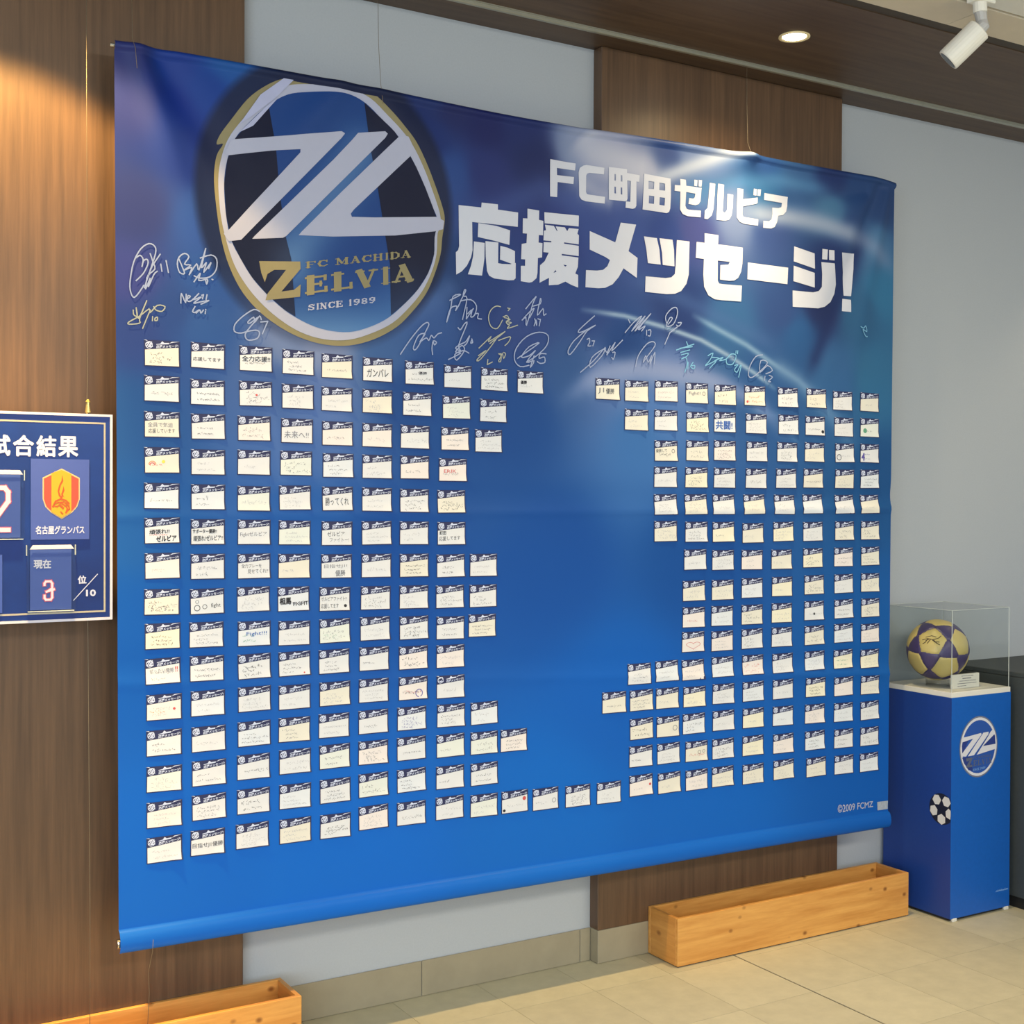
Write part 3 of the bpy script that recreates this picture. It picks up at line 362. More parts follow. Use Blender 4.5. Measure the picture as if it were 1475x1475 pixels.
def BY(x, z, off=0): return YB-Wf(x, z)-off
def onbanner(F, off, L=.035):
    F = F.fine(L) if L else F; a = np.array(F.v, float)
    return np.column_stack([a[:, 0], BY(a[:, 0], a[:, 1], off+a[:, 2]*STG), a[:, 1]]), F.f
def front(fs, v):
    """turn triangles to face -y"""
    v = np.asarray(v); out = []
    for t in fs:
        a, b, c = v[t[0]], v[t[1]], v[t[2]]
        ny = (b[2]-a[2])*(c[0]-a[0])-(b[0]-a[0])*(c[2]-a[2])
        out.append(t if ny < 0 else (t[0], t[2], t[1]))
    return out
m2 = lambda pts: [(a*1e-4, b*1e-4) for a, b in pts]

def build_banner():
    NX = 500; us = np.linspace(0, 1, NX)
    zb = np.concatenate([np.linspace(0, .075, 26), np.linspace(.083, 1.55, 130), np.linspace(1.555, 2.45, 170)]); zb = zb/zb[-1]
    U, V = np.meshgrid(us, zb)
    X = xleft(1.6)+U*(xright(1.6)-xleft(1.6)); Z = zbot(X)+V*(ztop(X)-zbot(X))
    X = xleft(Z)+U*(xright(Z)-xleft(Z))
    Y = BY(X, Z)
    h = Z-zbot(X); r = .029; t = (h-r)/r
    bul = np.where(t <= 0, r*np.sqrt(np.clip(1-t*t, 0, 1)), r*np.sqrt(np.clip(1-(t/1.15)**2, 0, 1)))
    wob = 1+.05*np.sin(X*60)*np.exp(-((X-1.9)/.5)**2)
    Y = Y-bul*wob*.62
    Y = np.where(h < .0005, YB+.0, Y)
    ht = ztop(X)-Z; Y = Y-.011*np.sqrt(np.clip(1-((ht-.012)/.012)**2, 0, 1))*(ht < .024)
    v = np.column_stack([X.ravel(), Y.ravel(), Z.ravel()]); ny = len(zb)
    i = np.arange((ny-1)*NX).reshape(ny-1, NX)[:, :-1].ravel()
    faces = np.column_stack([i, i+1, i+1+NX, i+NX])
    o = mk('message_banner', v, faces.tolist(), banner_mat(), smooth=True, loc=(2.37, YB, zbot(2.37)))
    # printed artwork, a dark diagonal stroke and painted crest-foot sheen as a colour layer
    c = np.array(CTRL, float); px, pz = c[:, 0]*1e-4, c[:, 1]*1e-4
    def l3(a): a = np.asarray(a, float)/255; return np.where(a <= .04045, a/12.92, ((a+.055)/1.055)**2.4)
    pc = np.asarray(c[:, 2:])/255.
    x, z = v[:, 0], v[:, 2]; num = np.zeros((len(x), 3)); den = np.zeros(len(x))
    for k in range(len(px)):
        w = 1/(((x-px[k])**2+(z-pz[k])**2+.0010)**2.1); num += w[:, None]*pc[k]; den += w
    colr = num/den[:, None]
    low = np.clip((2.02-z)/.5, 0, 1)[:, None]
    for pts, wd, cc, st in SWOOSH:
        P = m2(pts); wd = max(wd*1e-4, .0085)
        best = np.full(len(x), 9.); tt = np.zeros(len(x))
        for s in range(len(P)-1):
            (x0, z0), (x1, z1) = P[s], P[s+1]; dx, dz = x1-x0, z1-z0; t = np.clip(((x-x0)*dx+(z-z0)*dz)/(dx*dx+dz*dz), 0, 1)
            d = np.hypot(x-x0-t*dx, z-z0-t*dz); m = d < best; best = np.where(m, d, best); tt = np.where(m, (s+t)/(len(P)-1), tt)
        wd = wd*(1.45 if wd > .018 else 1); a = min(st*1.25, .95)*np.exp(-(best/wd)**2)*np.clip(np.minimum(tt, 1-tt)*6+.25, 0, 1); colr = colr*(1-a[:, None])+np.array(cc)/255.*a[:, None]
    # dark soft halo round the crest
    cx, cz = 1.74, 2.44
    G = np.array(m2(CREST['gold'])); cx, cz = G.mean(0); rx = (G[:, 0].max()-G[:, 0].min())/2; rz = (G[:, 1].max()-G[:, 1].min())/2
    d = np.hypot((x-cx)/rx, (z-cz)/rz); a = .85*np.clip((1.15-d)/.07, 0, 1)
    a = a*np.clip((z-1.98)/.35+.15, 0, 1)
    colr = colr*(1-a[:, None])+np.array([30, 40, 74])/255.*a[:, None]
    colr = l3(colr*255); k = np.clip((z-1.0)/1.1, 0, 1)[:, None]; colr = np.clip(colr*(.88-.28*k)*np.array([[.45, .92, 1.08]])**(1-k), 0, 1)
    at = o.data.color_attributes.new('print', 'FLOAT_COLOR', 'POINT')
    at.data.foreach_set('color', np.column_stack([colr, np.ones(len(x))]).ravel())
    return o
BGAIN = 1.0
def banner_mat():
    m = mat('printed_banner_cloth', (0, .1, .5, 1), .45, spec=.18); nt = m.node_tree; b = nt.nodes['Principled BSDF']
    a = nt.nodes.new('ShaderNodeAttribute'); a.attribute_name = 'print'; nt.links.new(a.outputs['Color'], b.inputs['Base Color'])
    tc = nt.nodes.new('ShaderNodeTexCoord'); nz = nt.nodes.new('ShaderNodeTexNoise'); nz.inputs['Scale'].default_value = 700
    bp = nt.nodes.new('ShaderNodeBump'); bp.inputs['Strength'].default_value = .12; bp.inputs['Distance'].default_value = .001
    nt.links.new(tc.outputs['Object'], nz.inputs['Vector']); nt.links.new(nz.outputs['Fac'], bp.inputs['Height']); nt.links.new(bp.outputs[0], b.inputs['Normal'])
    return m
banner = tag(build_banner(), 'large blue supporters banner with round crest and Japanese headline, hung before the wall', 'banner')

def pr(name, F, m, parent, off, L=.02):
    v, f = onbanner(F, off, L); return mk(name, v, front(f, v), m, parent)
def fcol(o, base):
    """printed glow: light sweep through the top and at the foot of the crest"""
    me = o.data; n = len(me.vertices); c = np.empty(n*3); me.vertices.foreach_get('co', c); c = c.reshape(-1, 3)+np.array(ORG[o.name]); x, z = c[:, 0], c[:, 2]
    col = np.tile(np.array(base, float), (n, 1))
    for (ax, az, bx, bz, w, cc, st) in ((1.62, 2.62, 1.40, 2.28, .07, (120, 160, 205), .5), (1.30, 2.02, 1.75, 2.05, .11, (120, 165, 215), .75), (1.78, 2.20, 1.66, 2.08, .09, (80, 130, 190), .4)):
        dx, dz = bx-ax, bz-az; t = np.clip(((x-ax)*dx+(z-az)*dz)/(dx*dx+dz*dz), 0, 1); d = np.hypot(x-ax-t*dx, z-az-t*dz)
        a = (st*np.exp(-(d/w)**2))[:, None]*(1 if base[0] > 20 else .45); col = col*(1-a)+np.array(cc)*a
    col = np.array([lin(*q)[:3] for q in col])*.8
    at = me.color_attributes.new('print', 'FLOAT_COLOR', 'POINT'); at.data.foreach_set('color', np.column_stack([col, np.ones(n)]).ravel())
# crest
def crest():
    root = pr('club_crest', Flat().poly(smooth(m2(CREST['gold']))), p_gold, banner, .0010)
    pr('crest_white_ring', Flat().poly(smooth(m2(CREST['white']))), p_white, root, .0016)
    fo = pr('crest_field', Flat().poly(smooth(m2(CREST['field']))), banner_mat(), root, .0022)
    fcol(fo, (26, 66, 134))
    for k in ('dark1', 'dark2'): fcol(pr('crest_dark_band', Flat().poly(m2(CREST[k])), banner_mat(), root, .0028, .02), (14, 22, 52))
    for q in CREST['mark']: pr('crest_stroke', Flat().poly(m2(q)), p_white, root, .0036)
    F = Flat().poly(m2(CREST['bigz'])); F2 = quadmap(slab('FC MACHIDA', bold=1.2), m2(CREST['t1'])); F3 = quadmap(slab('ELVIA', bold=1.45), m2(CREST['t2']))
    F.add(F2.v, F2.f).add(F3.v, F3.f); pr('crest_gold_lettering', F, p_gold, root, .0036, .03)
    pr('crest_white_lettering', quadmap(slab('SINCE 1989', bold=1.3), m2(CREST['t3'])), p_white, root, .0036, .03)
    F = Flat()
    for q in CREST['streak']: F.poly(m2(q))
    pr('crest_light_streak', F, mat('print_lavender', lin(164, 170, 204), .45, var=.1, scale=10), root, .0042)
crest()
for nm, lo, hi in (('headline_upper_line', 0, NTOP), ('headline_lower_line', NTOP, len(TITLE))):
    root = bpy.data.objects.new(nm, None); COL.objects.link(root); root.parent = banner; ORG[root.name] = ORG[banner.name]
    for g in TITLE[lo:hi]:
        F = Flat()
        for pc in g: F.poly(*[m2(l) for l in pc])
        pr('printed_letter', F, p_letter, root, .0014, .016)
for col, lines in SIGS:
    F = Flat()
    for l in lines: F.line(smooth(m2(l), False, 3) if len(l) > 3 else m2(l), .0036 if col != 1 else .0032)
    pr('signature', F, p_ink[col], banner, .0040, .03)
pr('copyright_lettering', quadmap(fit(font('©2009 FCMZ', .018), 0, 1, 0, 1), m2(CREST['cr'])), p_white, banner, .0012, None)
pr('small_printed_label', Flat().poly(m2(CREST['crbox'])), mat('print_grey_label', lin(168, 176, 190), .5, var=.25, scale=120), banner, .0012)
Geo().tube([(x, float(BY(x, zbot(x)+.028))+.001, zbot(x)+.027) for x in np.linspace(xleft(.39)-.005, xright(.39)+.002, 40)], .013, 14).out('bottom_rod', steel, banner, smooth=False)
Geo().tube([(x, max(float(BY(x, 2.80)), YB-.012)+.011, float(ztop(x))-.011) for x in np.linspace(xleft(2.8)-.008, xright(2.8)+.008, 40)], .006, 10).out('top_rod', steel, banner)

# ------------------------------------------------------------------ message cards
CW, CH = .0985, .0715
HEADF = None
def head_print():
    F = Flat(); asp = CW/CH
    F.ring(.135, -.19, .100, .082, 18, asp)
    for a, b, c, d, w in ((.05, -.14, .15, -.08, .03), (.16, -.06, .07, -.24, .028), (.205, -.07, .115, -.26, .028), (.22, -.12, .15, -.26, .026), (.12, -.26, .23, -.25, .03)): F.line([(a, b), (c, d)], w)
    F.poly([(.33, -.15), (.45, -.12), (.50, -.03), (.56, -.09), (.70, -.08), (.68, -.13), (.34, -.17)])
    F.poly([(.70, -.10), (.78, -.03), (1.0, -.015), (.80, -.06)]); F.poly([(-.02, 0), (.07, -.005), (.10, -.04)])
    t = font('応援メッセージ!', .025, 1, True)
    t = quadmap(fit(t, 0, 1, 0, 1), [(.335, -.315), (.955, -.235), (.335, -.19), (.955, -.115)]); F.add(t.v, t.f)
    return F
HEADF = head_print()
def scrib(rg, lines, size, u0=.1, u1=.88):
    F = Flat(); top, bot = -.44, -.90
    for k in range(lines):
        y = top-(bot-top)*-1*0 - (k+.5)*(abs(bot-top)/lines); x = u0+rg.random()*.12; e = u1-rg.random()*.28
        if rg.random() < .3: e = x+.35
        while x < e:
            s = size*(.75+.5*rg.random())
            for _ in range(rg.choice((2, 2, 3, 4))):
                a = rg.random()*s; b = (rg.random()-.5)*s*1.3; t = rg.choice((0, 0, math.pi/2, .8, -.8)); ln = s*(.4+.5*rg.random())
                F.line([(x+a, y+b), (x+a+math.cos(t)*ln*.8, y+b+math.sin(t)*ln*1.2)], .009)
            x += s*1.25
    return F
def txt(s, box, bold=0.0, rot=0.0):
    u0, u1, v0, v1 = box; F = fit(font(s, bold, 1), u0, u1, v0, v1)
    return F.map(lambda x, y: (x, y+(x-u0)*rot))
# what each readable card shows: (row, side, index) -> tint, [(ink, kind, args)], words for the label
CT_ = {}
def ct(k, tint, parts, words): CT_[k] = (tint, parts, words)
ct((1,'L',1),'w',[('k','t','応援してます','.07 .88 -.72 -.56',.01)],'one neat black line and a smile')
ct((1,'L',2),'w',[('k','t','全力応援!!','.08 .93 -.62 -.40',.02),('k','s',1,.05)],'bold black characters and a scrawled name')
ct((1,'L',5),'w',[('k','t','ガンバレ','.14 .86 -.82 -.48',.01)],'four very large black characters')
ct((1,'L',6),'w',[('d','t','優勝','.45 .75 -.56 -.44',.02),('m','s',2,.05)],'two small bold characters')
ct((1,'L',9),'w',[('k','t','優勝','.12 .36 -.60 -.44',.04),('f','s',1,.07)],'a thick black mark at its left')
ct((2,'L',2),'w',[('m','s',3,.08),('r','d',.52,-.55,.035)],'grey writing round a red dot')
ct((3,'L',0),'c',[('m','t','全員で気迫','.10 .80 -.60 -.42',0),('d','t','応援しています','.12 .86 -.84 -.66',0)],'two large brown-grey lines')
ct((3,'L',3),'w',[('m','t','未来へ!!','.10 .86 -.80 -.50',0)],'big slanting grey characters')
ct((4,'L',0),'c',[('o','a',.22,-.68,.1),('r','a',.22,-.70,.07),('y','d',.53,-.55,.05),('r','s',1,.0)],'a little rainbow and a yellow star')
ct((4,'L',7),'p',[('r','t','ERIK','.18 .62 -.62 -.48',0),('m','s',1,.06)],'red capital letters')
ct((5,'L',4),'w',[('k','t','勝ってくれ','.10 .86 -.78 -.44',0)],'five big loose black characters')
ct((5,'L',6),'w',[('d','s',3,.07)],'three dense dark lines')
ct((6,'L',0),'w',[('k','t','頑張れ!!','.14 .70 -.64 -.46',.03),('k','t','ゼルビア','.32 .90 -.93 -.70',.04),('r','s',1,.03)],'heavy black words and red corner marks')
ct((6,'L',1),'w',[('k','t','サポーター優勝!!','.06 .76 -.56 -.38',.03),('k','t','頑張れ!ゼルビア!!','.08 .94 -.86 -.64',.02)],'two bold black slanting lines')
ct((6,'L',2),'w',[('m','t','Fightゼルビア','.08 .88 -.70 -.48',0)],'one slanting light grey line')
ct((6,'L',4),'w',[('d','t','ゼルビア','.18 .74 -.62 -.42',0),('m','t','ファイトー!','.26 .88 -.86 -.68',0)],'two airy pencil words')
ct((6,'L',7),'w',[('k','t','町田','.08 .30 -.56 -.40',.03),('k','t','応援してます','.06 .80 -.82 -.62',0)],'a bold black corner word and line')
ct((7,'L',2),'w',[('d','t','全力プレーを','.12 .72 -.56 -.40',0),('d','t','見せてくれ!!','.30 .92 -.80 -.62',0)],'two spaced dark lines')
ct((7,'L',4),'w',[('m','t','目指せJ1!','.10 .84 -.60 -.42',0),('d','t','優勝','.46 .78 -.92 -.66',0)],'tall grey letters over a darker word')
ct((7,'L',7),'w',[('k','s',2,.06)],'two slim black lines')
ct((8,'L',0),'c',[('m','s',1,.10),('d','s',3,.06)],'three crowded dark lines')
ct((8,'L',1),'w',[('k','o',.2,-.74,.09),('k','o',.2,-.50,.05),('k','o',.42,-.70,.07),('k','t','fight','.60 .88 -.78 -.58',0)],'a line-drawn rabbit beside a word')
ct((8,'L',3),'b',[('k','t','相馬','.06 .42 -.72 -.42',.05),('k','t','FIGHT','.48 .96 -.78 -.62',.03),('m','s',1,.06)],'two thick black words')
ct((8,'L',4),'w',[('d','t','ゼルビアファイト!!','.06 .88 -.58 -.40',0),('k','t','応援してます','.06 .62 -.88 -.68',0),('k','d',.84,-.78,.05)],'a round doodle after dark writing')
ct((9,'L',2),'b',[('b','t','Fight!!!','.26 .88 -.62 -.42',.01),('g','s',2,.05)],'blue letters over small green lines')
ct((9,'L',0),'y',[('d','s',3,.06)],'three small brown lines')
ct((9,'L',4),'g',[('g','s',1,.09),('m','s',2,.07)],'greenish slanting lines')
ct((10,'L',0),'w',[('m','t','ぜったい優勝','.12 .80 -.56 -.40',0),('r','t','!!','.84 .92 -.56 -.34',.03),('m','s',2,.05)],'red exclamation marks')
ct((10,'L',2),'w',[('k','s',3,.065)],'three bold slanting black lines')
ct((10,'L',3),'w',[('m','s',3,.05),('r','d',.8,-.88,.025)],'a tiny red heart at its corner')
ct((11,'L',0),'p',[('f','s',2,.05),('r','d',.78,-.58,.04),('o','s',1,.05)],'a small red heart and orange marks')
ct((11,'L',6),'p',[('r','s',1,.07),('k','s',1,.06),('v','o',.7,-.72,.13)],'a big doodled face')
ct((12,'L',6),'b',[('v','s',4,.06)],'four crowded violet columns')
ct((15,'L',1),'w',[('d','t','目指せJ1優勝','.06 .94 -.72 -.50',.005)],'one big dark line')
ct((15,'L',4),'w',[('k','s',2,.07),('d','s',1,.04)],'a bold black line over a thinner one')
ct((15,'L',9),'w',[('r','d',.85,-.40,.07),('k','d',.10,-.85,.05),('f','s',1,.05)],'red blossom and a black bird doodle')
ct((15,'L',10),'w',[('m','o',.82,-.60,.08),('m','s',1,.07)],'a pencil face at its right')
ct((1,'R',0),'c',[('m','t','J1','.10 .34 -.74 -.46',0),('d','t','優勝','.42 .76 -.72 -.46',.01)],'large grey characters')
ct((1,'R',3),'c',[('m','t','Fight!!','.14 .64 -.62 -.42',0),('d','o',.80,-.50,.07)],'an English word and a smiling face')
ct((1,'R',4),'c',[('d','s',2,.07)],'two firm dark lines')
ct((1,'R',5),'c',[('o','s',2,.06),('r','d',.15,-.80,.05)],'orange writing and a red dot')
ct((2,'R',3),'b',[('b','t','共闘!','.08 .84 -.86 -.42',.03)],'huge blue characters')
ct((2,'R',2),'y',[('d','s',3,.07)],'big curly dark writing')
ct((2,'R',6),'w',[('k','d',.88,-.78,.07),('m','s',1,.05)],'a dark blot at its lower right')
ct((2,'R',8),'g',[('g','d',.25,-.66,.10),('m','s',1,.05)],'a green creature doodle')
ct((3,'R',0),'c',[('d','t','優勝して','.06 .52 -.58 -.42',0),('k','o',.80,-.50,.07),('d','s',1,.06)],'black words and a round doodle')
ct((3,'R',6),'w',[('k','o',.2,-.72,.12),('f','s',1,.05)],'a thick black circle at its left')
ct((3,'R',7),'w',[('v','t','4','.06 .24 -.90 -.48',.05),('v','s',2,.04)],'a large violet figure four')
ct((4,'R',1),'y',[('m','s',3,.08)],'wide green-grey writing')
ct((10,'R',0),'p',[('r','h',.5,-.66,.26)],'a big red hand-drawn heart')
ct((9,'R',0),'p',[('r','s',1,.04)],'pink shading and hardly any writing')
ct((9,'R',4),'w',[('k','d',.5,-.66,.05),('f','s',1,.05)],'a dark dot in the middle')
ct((11,'R',4),'p',[('r','s',2,.09)],'two rows of red strokes')
ct((11,'R',7),'y',[('g','s',2,.05)],'pale green marks at the bottom')
ct((12,'R',7),'y',[('k','s',3,.06)],'three black lines')
ct((13,'R',0),'c',[('k','s',2,.07)],'two black scrawled lines')
ct((13,'R',1),'c',[('m','o',.8,-.58,.10)],'a pencilled football at its right')
ct((13,'R',4),'y',[('f','s',1,.05)],'a strong yellow tint')
ct((14,'R',2),'c',[('d','o',.62,-.55,.07),('d','o',.82,-.52,.06),('r','s',1,.05)],'two small faces')
ct((14,'R',5),'p',[('f','s',2,.05)],'a pink tint')
ct((15,'R',0),'p',[('r','d',.88,-.50,.05),('f','s',1,.05)],'a small red heart at its right')
ORD = ['top', 'second', 'third', 'fourth', 'fifth', 'sixth', 'seventh', 'eighth', 'ninth', 'tenth', 'eleventh', 'twelfth', 'thirteenth', 'fourteenth', 'bottom']
NTH = ['first', 'second', 'third', 'fourth', 'fifth', 'sixth', 'seventh', 'eighth', 'ninth', 'tenth', 'eleventh', 'twelfth', 'thirteenth']
TW = {'w': 'white', 'c': 'cream', 'p': 'pinkish', 'g': 'greenish', 'b': 'bluish', 'y': 'yellowish'}
rg = random.Random(11)
def card(row, side, i, n, x0, z0):
    key = (row, side, i)
    if key in CT_: tint, parts, words = CT_[key]
    else:
        tint = rg.choice('wwwwwwwcpgb' if side == 'L' else 'cccwwwwwypb')
        ink = rg.choice('ffffmmmd' if side == 'L' else 'fffffmm'); nl = rg.choice((1, 2, 2, 3, 3)); parts = [(ink, 's', nl, rg.choice((.045, .06, .075)))]
        words = {'f': 'faint', 'm': 'grey', 'd': 'dark'}[ink]+' '+{1: 'single-line', 2: 'two-line', 3: 'three-line'}[nl]+' writing'
    ph = rg.uniform(-.016, .016); curl = rg.uniform(.002, .007); gain = rg.uniform(.0005, .003)
    cs, sn = math.cos(ph), math.sin(ph)
    def place(F, off):
        a = np.array(F.v, float); u, v = a[:, 0], a[:, 1]
        dx, dz = u*CW, v*CH; X = x0+dx*cs-dz*sn; Z = z0+dx*sn+dz*cs
        k = np.clip((u-.72)/.28, 0, 1)*np.clip((-v-.70)/.30, 0, 1); lift = curl*k+gain*np.sin(np.clip(u, 0, 1)*math.pi)*.6
        return np.column_stack([X, YB-Wf(X, Z)-.0015-lift-off-(a[:, 2]*STG*.6 if a.shape[1] > 2 else 0), Z])
    def grid(u0, u1, vt0, vt1, vb, nx, ny):
        F = Flat(); 
        for j in range(ny+1):
            for k in range(nx+1):
                s = k/nx; t = vt0+(vt1-vt0)*s; F.v.append((u0+(u1-u0)*s, t+(vb-t)*j/ny))
        F.f = [(j*(nx+1)+k, (j+1)*(nx+1)+k, (j+1)*(nx+1)+k+1, j*(nx+1)+k+1) for j in range(ny) for k in range(nx)]
        return F
    A = grid(0, 1, 0, 0, -1, 6, 6); B = grid(.025, .965, -.375, -.245, -.962, 6, 5)
    va = place(A, 0); vb = place(B, .0004); vv = np.vstack([va, vb]); ff = A.f+[tuple(q+len(va) for q in t) for t in B.f]
    o = mk('message_card', vv, ff, [c_navy, TINT[tint]], loc=(x0+CW/2, YB-.002, z0-CH/2), midx=[0]*len(A.f)+[1]*len(B.f), smooth=True)
    where = 'left edge' if side == 'L' else 'right edge'; idx = i if side == 'L' else n-1-i
    lb = f"{TW[tint]} card with {words}, {ORD[row-1]} row, {NTH[idx]+' from' if idx else 'nearest'} {where}"
    if len(lb.replace('-', ' ').split()) > 16: lb = lb.replace(' with a ', ' with ').replace(' with ', ', ').replace(' edge', '').replace(' at its right', '').replace(' at its left', '')
    tag(o, lb, 'card', 'message cards pasted on the banner')
    v = place(HEADF, .0006); mk('printed_heading', v, front(HEADF.f, v), c_head, o)
    byink = {}
    for p in parts:
        F = byink.setdefault(p[0], Flat()); k = p[1]
        if k == 't': G = txt(p[2], tuple(map(float, p[3].split())), p[4], rg.uniform(0, .05))
        elif k == 's': G = scrib(rg, p[2], p[3] or .05)
        elif k == 'd': G = Flat().disc(p[2], p[3], p[4], p[4]*1.3, 9)
        elif k == 'o': G = Flat().ring(p[2], p[3], p[4], p[4]*.8, 14, 1.35)
        elif k == 'a': G = Flat().line([(p[2]+p[4]*math.cos(t), p[3]+p[4]*1.5*math.sin(t)) for t in np.linspace(0.2, 2.9, 8)], .025)
        elif k == 'h': G = Flat().line([(p[2]+p[4]*math.sin(t)**3*1.2, p[3]+.012*(13*math.cos(t)-5*math.cos(2*t)-2*math.cos(3*t)-math.cos(4*t))) for t in np.linspace(0, 2*math.pi, 22)], .016)
        F.add(G.v, G.f)
    for ink, F in byink.items():
        if F.v: v = place(F, .0008); mk('handwriting', v, front(F.f, v), INK[ink], o)
for row, side, pts in CARDS:
    for i, (a, b) in enumerate(pts): card(row, side, i, len(pts), a*1e-4, b*1e-4)

# ------------------------------------------------------------------ wires and hooks
def wire(pts, label, r=.0008):
    o = Geo().tube(pts, r, 6).out('hanging_wire', wire_m, loc=pts[-1], smooth=True); return tag(o, label, 'wire', 'wires hanging from the ceiling rail')
wire([(.941, YB, ZC-.012), (.943, YB-.012, 2.83), (.946, YB-.03, 2.80), (.949, YB-.036, 2.745)], 'thin wire holding the left top corner of the blue banner')
wire([(1.672, YB, ZC-.012), (1.675, YB, 2.95), (1.678, YB-.010, 2.83), (1.683, YB-.016, 2.77)], 'thin wire above the round crest of the banner')
wire([(3.106, YB, ZC-.012), (3.107, YB, 3.0), (3.110, YB-.002, 2.86), (3.116, YB-.020, 2.81), (3.119, YB-.022, 2.79)], 'thin wire holding the banner above its Japanese headline')
wire([(.992, YB-.045, .40), (.993, YB-.035, .365), (.990, YB-.005, .30), (.994, YB, .24), (.988, YB, .12), (.990, YB, .03)], 'loose wire end dangling below the left end of the banner')
wire([(.824, YB, ZC-.012), (.826, YB, 2.5), (.829, YB+.004, 1.90), (.829, YB+.013, 1.84), (.833, YB+.016, 1.78), (.833, YB+.016, 1.26), (.840, YB+.02, .5), (.842, YB+.03, .02)], 'long thin wire carrying the match result board')

# ------------------------------------------------------------------ match result board
BX0, BX1, BZ0, BZ1, BYF = -.24, .889, 1.272, 1.814, -.125
bd = Geo().box(BX0, BX1, BYF, BYF+.012, BZ0, BZ1).out('result_board', mat('board_navy_blue', lin(12, 36, 100), .28, col2=lin(14, 50, 126), scale=3, coat=.1), loc=(.32, BYF+.006, BZ0))
tag(bd, 'blue match result board with white rim hanging at the left', 'sign')
def fr(name, x0, x1, z0, z1, w, y0, y1, m):
    g = Geo(); g.box(x0, x1, y0, y1, z1-w, z1).box(x0, x1, y0, y1, z0, z0+w).box(x0, x0+w, y0, y1, z0+w, z1-w).box(x1-w, x1, y0, y1, z0+w, z1-w); return g.out(name, m, bd)
fr('white_rim', BX0-.003, BX1+.003, BZ0-.003, BZ1+.004, .0065, BYF-.003, BYF+.013, mat('rim_white', lin(196, 194, 208), .4, var=.03, scale=30))
fr('gold_line', BX0+.016, BX1-.015, BZ0+.018, BZ1-.018, .0045, BYF-.0006, BYF+.001, mat('board_gold_line', lin(168, 162, 146), .5, var=.1, scale=40))
def flat_at(name, F, m, y, parent):
    v = np.array([(a, y-k*STG, b) for a, b, k in F.v]); return mk(name, v, front(F.f, v), m, parent)
b_white = mat('board_lettering_white', lin(180, 186, 212), .5, var=.02, scale=40)
for ch, x0, x1 in (('試', .548, .634), ('合', .6385, .692), ('結', .6965, .748), ('果', .7515, .804)):
    hh = (1.702, 1.7575)
    if ch == '試': x0 = .578
    flat_at('printed_letter', fit(font(ch, .032), x0, x1-.001, *hh), b_white, BYF-.0009, bd)
for ch, x0 in (('戦', .515), ('本', .452), ('日', .392)): pass
# opponent card with crest
oc = Geo().box(.682, .8305, BYF-.005, BYF-.0012, 1.4855, 1.6965).out('opponent_card', mat('card_periwinkle', lin(60, 80, 156), .4, var=.04, scale=30), bd)
# crest stays a sub-part of the card
hexo = [(.7595, 1.670), (.8045, 1.6465), (.8045, 1.592), (.798, 1.572), (.784, 1.556), (.7595, 1.5405), (.735, 1.556), (.7195, 1.572), (.713, 1.592), (.713, 1.6465)]
cx, cz = .7588, 1.605
sh = lambda k: [(cx+(a-cx)*k, cz+(b-cz)*k) for a, b in hexo]
flat_at('shield_outline', Flat().poly(sh(1.03)), mat('shield_gold_grey', lin(196, 168, 120), .5, var=.05), BYF-.0053, oc)
flat_at('shield_red_field', Flat().poly(sh(.965)), mat('shield_red', lin(186, 66, 50), .5, var=.05), BYF-.0057, oc)
q = sh(.965); flat_at('shield_yellow_band', Flat().poly([(.7335, 1.6595), (.7592, 1.668), (.784, 1.6575), (.784, 1.5585), (.7592, 1.5425), (.7335, 1.5580)]), mat('shield_yellow', lin(204, 146, 20), .5, var=.04), BYF-.0061, oc)
s_or = mat('shield_orange', lin(168, 70, 14), .5, var=.05)
F = Flat().poly([(.7605, 1.655), (.7635, 1.640), (.757, 1.628), (.753, 1.612), (.757, 1.600), (.763, 1.603), (.760, 1.592), (.752, 1.600), (.749, 1.613), (.753, 1.628), (.759, 1.640)])
F.poly([(.764, 1.626), (.7665, 1.615), (.762, 1.604), (.766, 1.596), (.758, 1.604), (.762, 1.616)])
F.line([(.737, 1.572), (.744, 1.586), (.757, 1.592), (.770, 1.588), (.778, 1.580)], .004).line([(.737, 1.574), (.748, 1.572), (.757, 1.580), (.765, 1.584), (.752, 1.583), (.741, 1.580)], .003)
F.line([(.768, 1.582), (.777, 1.575), (.779, 1.566), (.770, 1.556), (.774, 1.566), (.771, 1.573), (.762, 1.578)], .0035).line([(.757, 1.574), (.763, 1.568)], .005).line([(.757, 1.558), (.762, 1.553)], .003)
flat_at('shield_emblem', F, s_or, BYF-.0065, oc)
flat_at('printed_lettering', fit(font('名古屋グランパス', .035), .694, .818, 1.4995, 1.5215), b_white, BYF-.0055, oc)
clear = bpy.data.materials.new('clear_acrylic'); clear.use_nodes = True; nt = clear.node_tree; nt.nodes.clear()
o_ = nt.nodes.new('ShaderNodeOutputMaterial'); mx = nt.nodes.new('ShaderNodeMixShader'); tp = nt.nodes.new('ShaderNodeBsdfTransparent'); gl = nt.nodes.new('ShaderNodeBsdfGlossy'); fn = nt.nodes.new('ShaderNodeFresnel')
tp.inputs[0].default_value = (.96, .97, .965, 1); gl.inputs['Roughness'].default_value = .06; fn.inputs[0].default_value = 1.45
gm = nt.nodes.new('ShaderNodeNewGeometry'); mu = nt.nodes.new('ShaderNodeMath'); mu.operation = 'MULTIPLY'; sb_ = nt.nodes.new('ShaderNodeMath'); sb_.operation = 'SUBTRACT'; sb_.inputs[0].default_value = 1
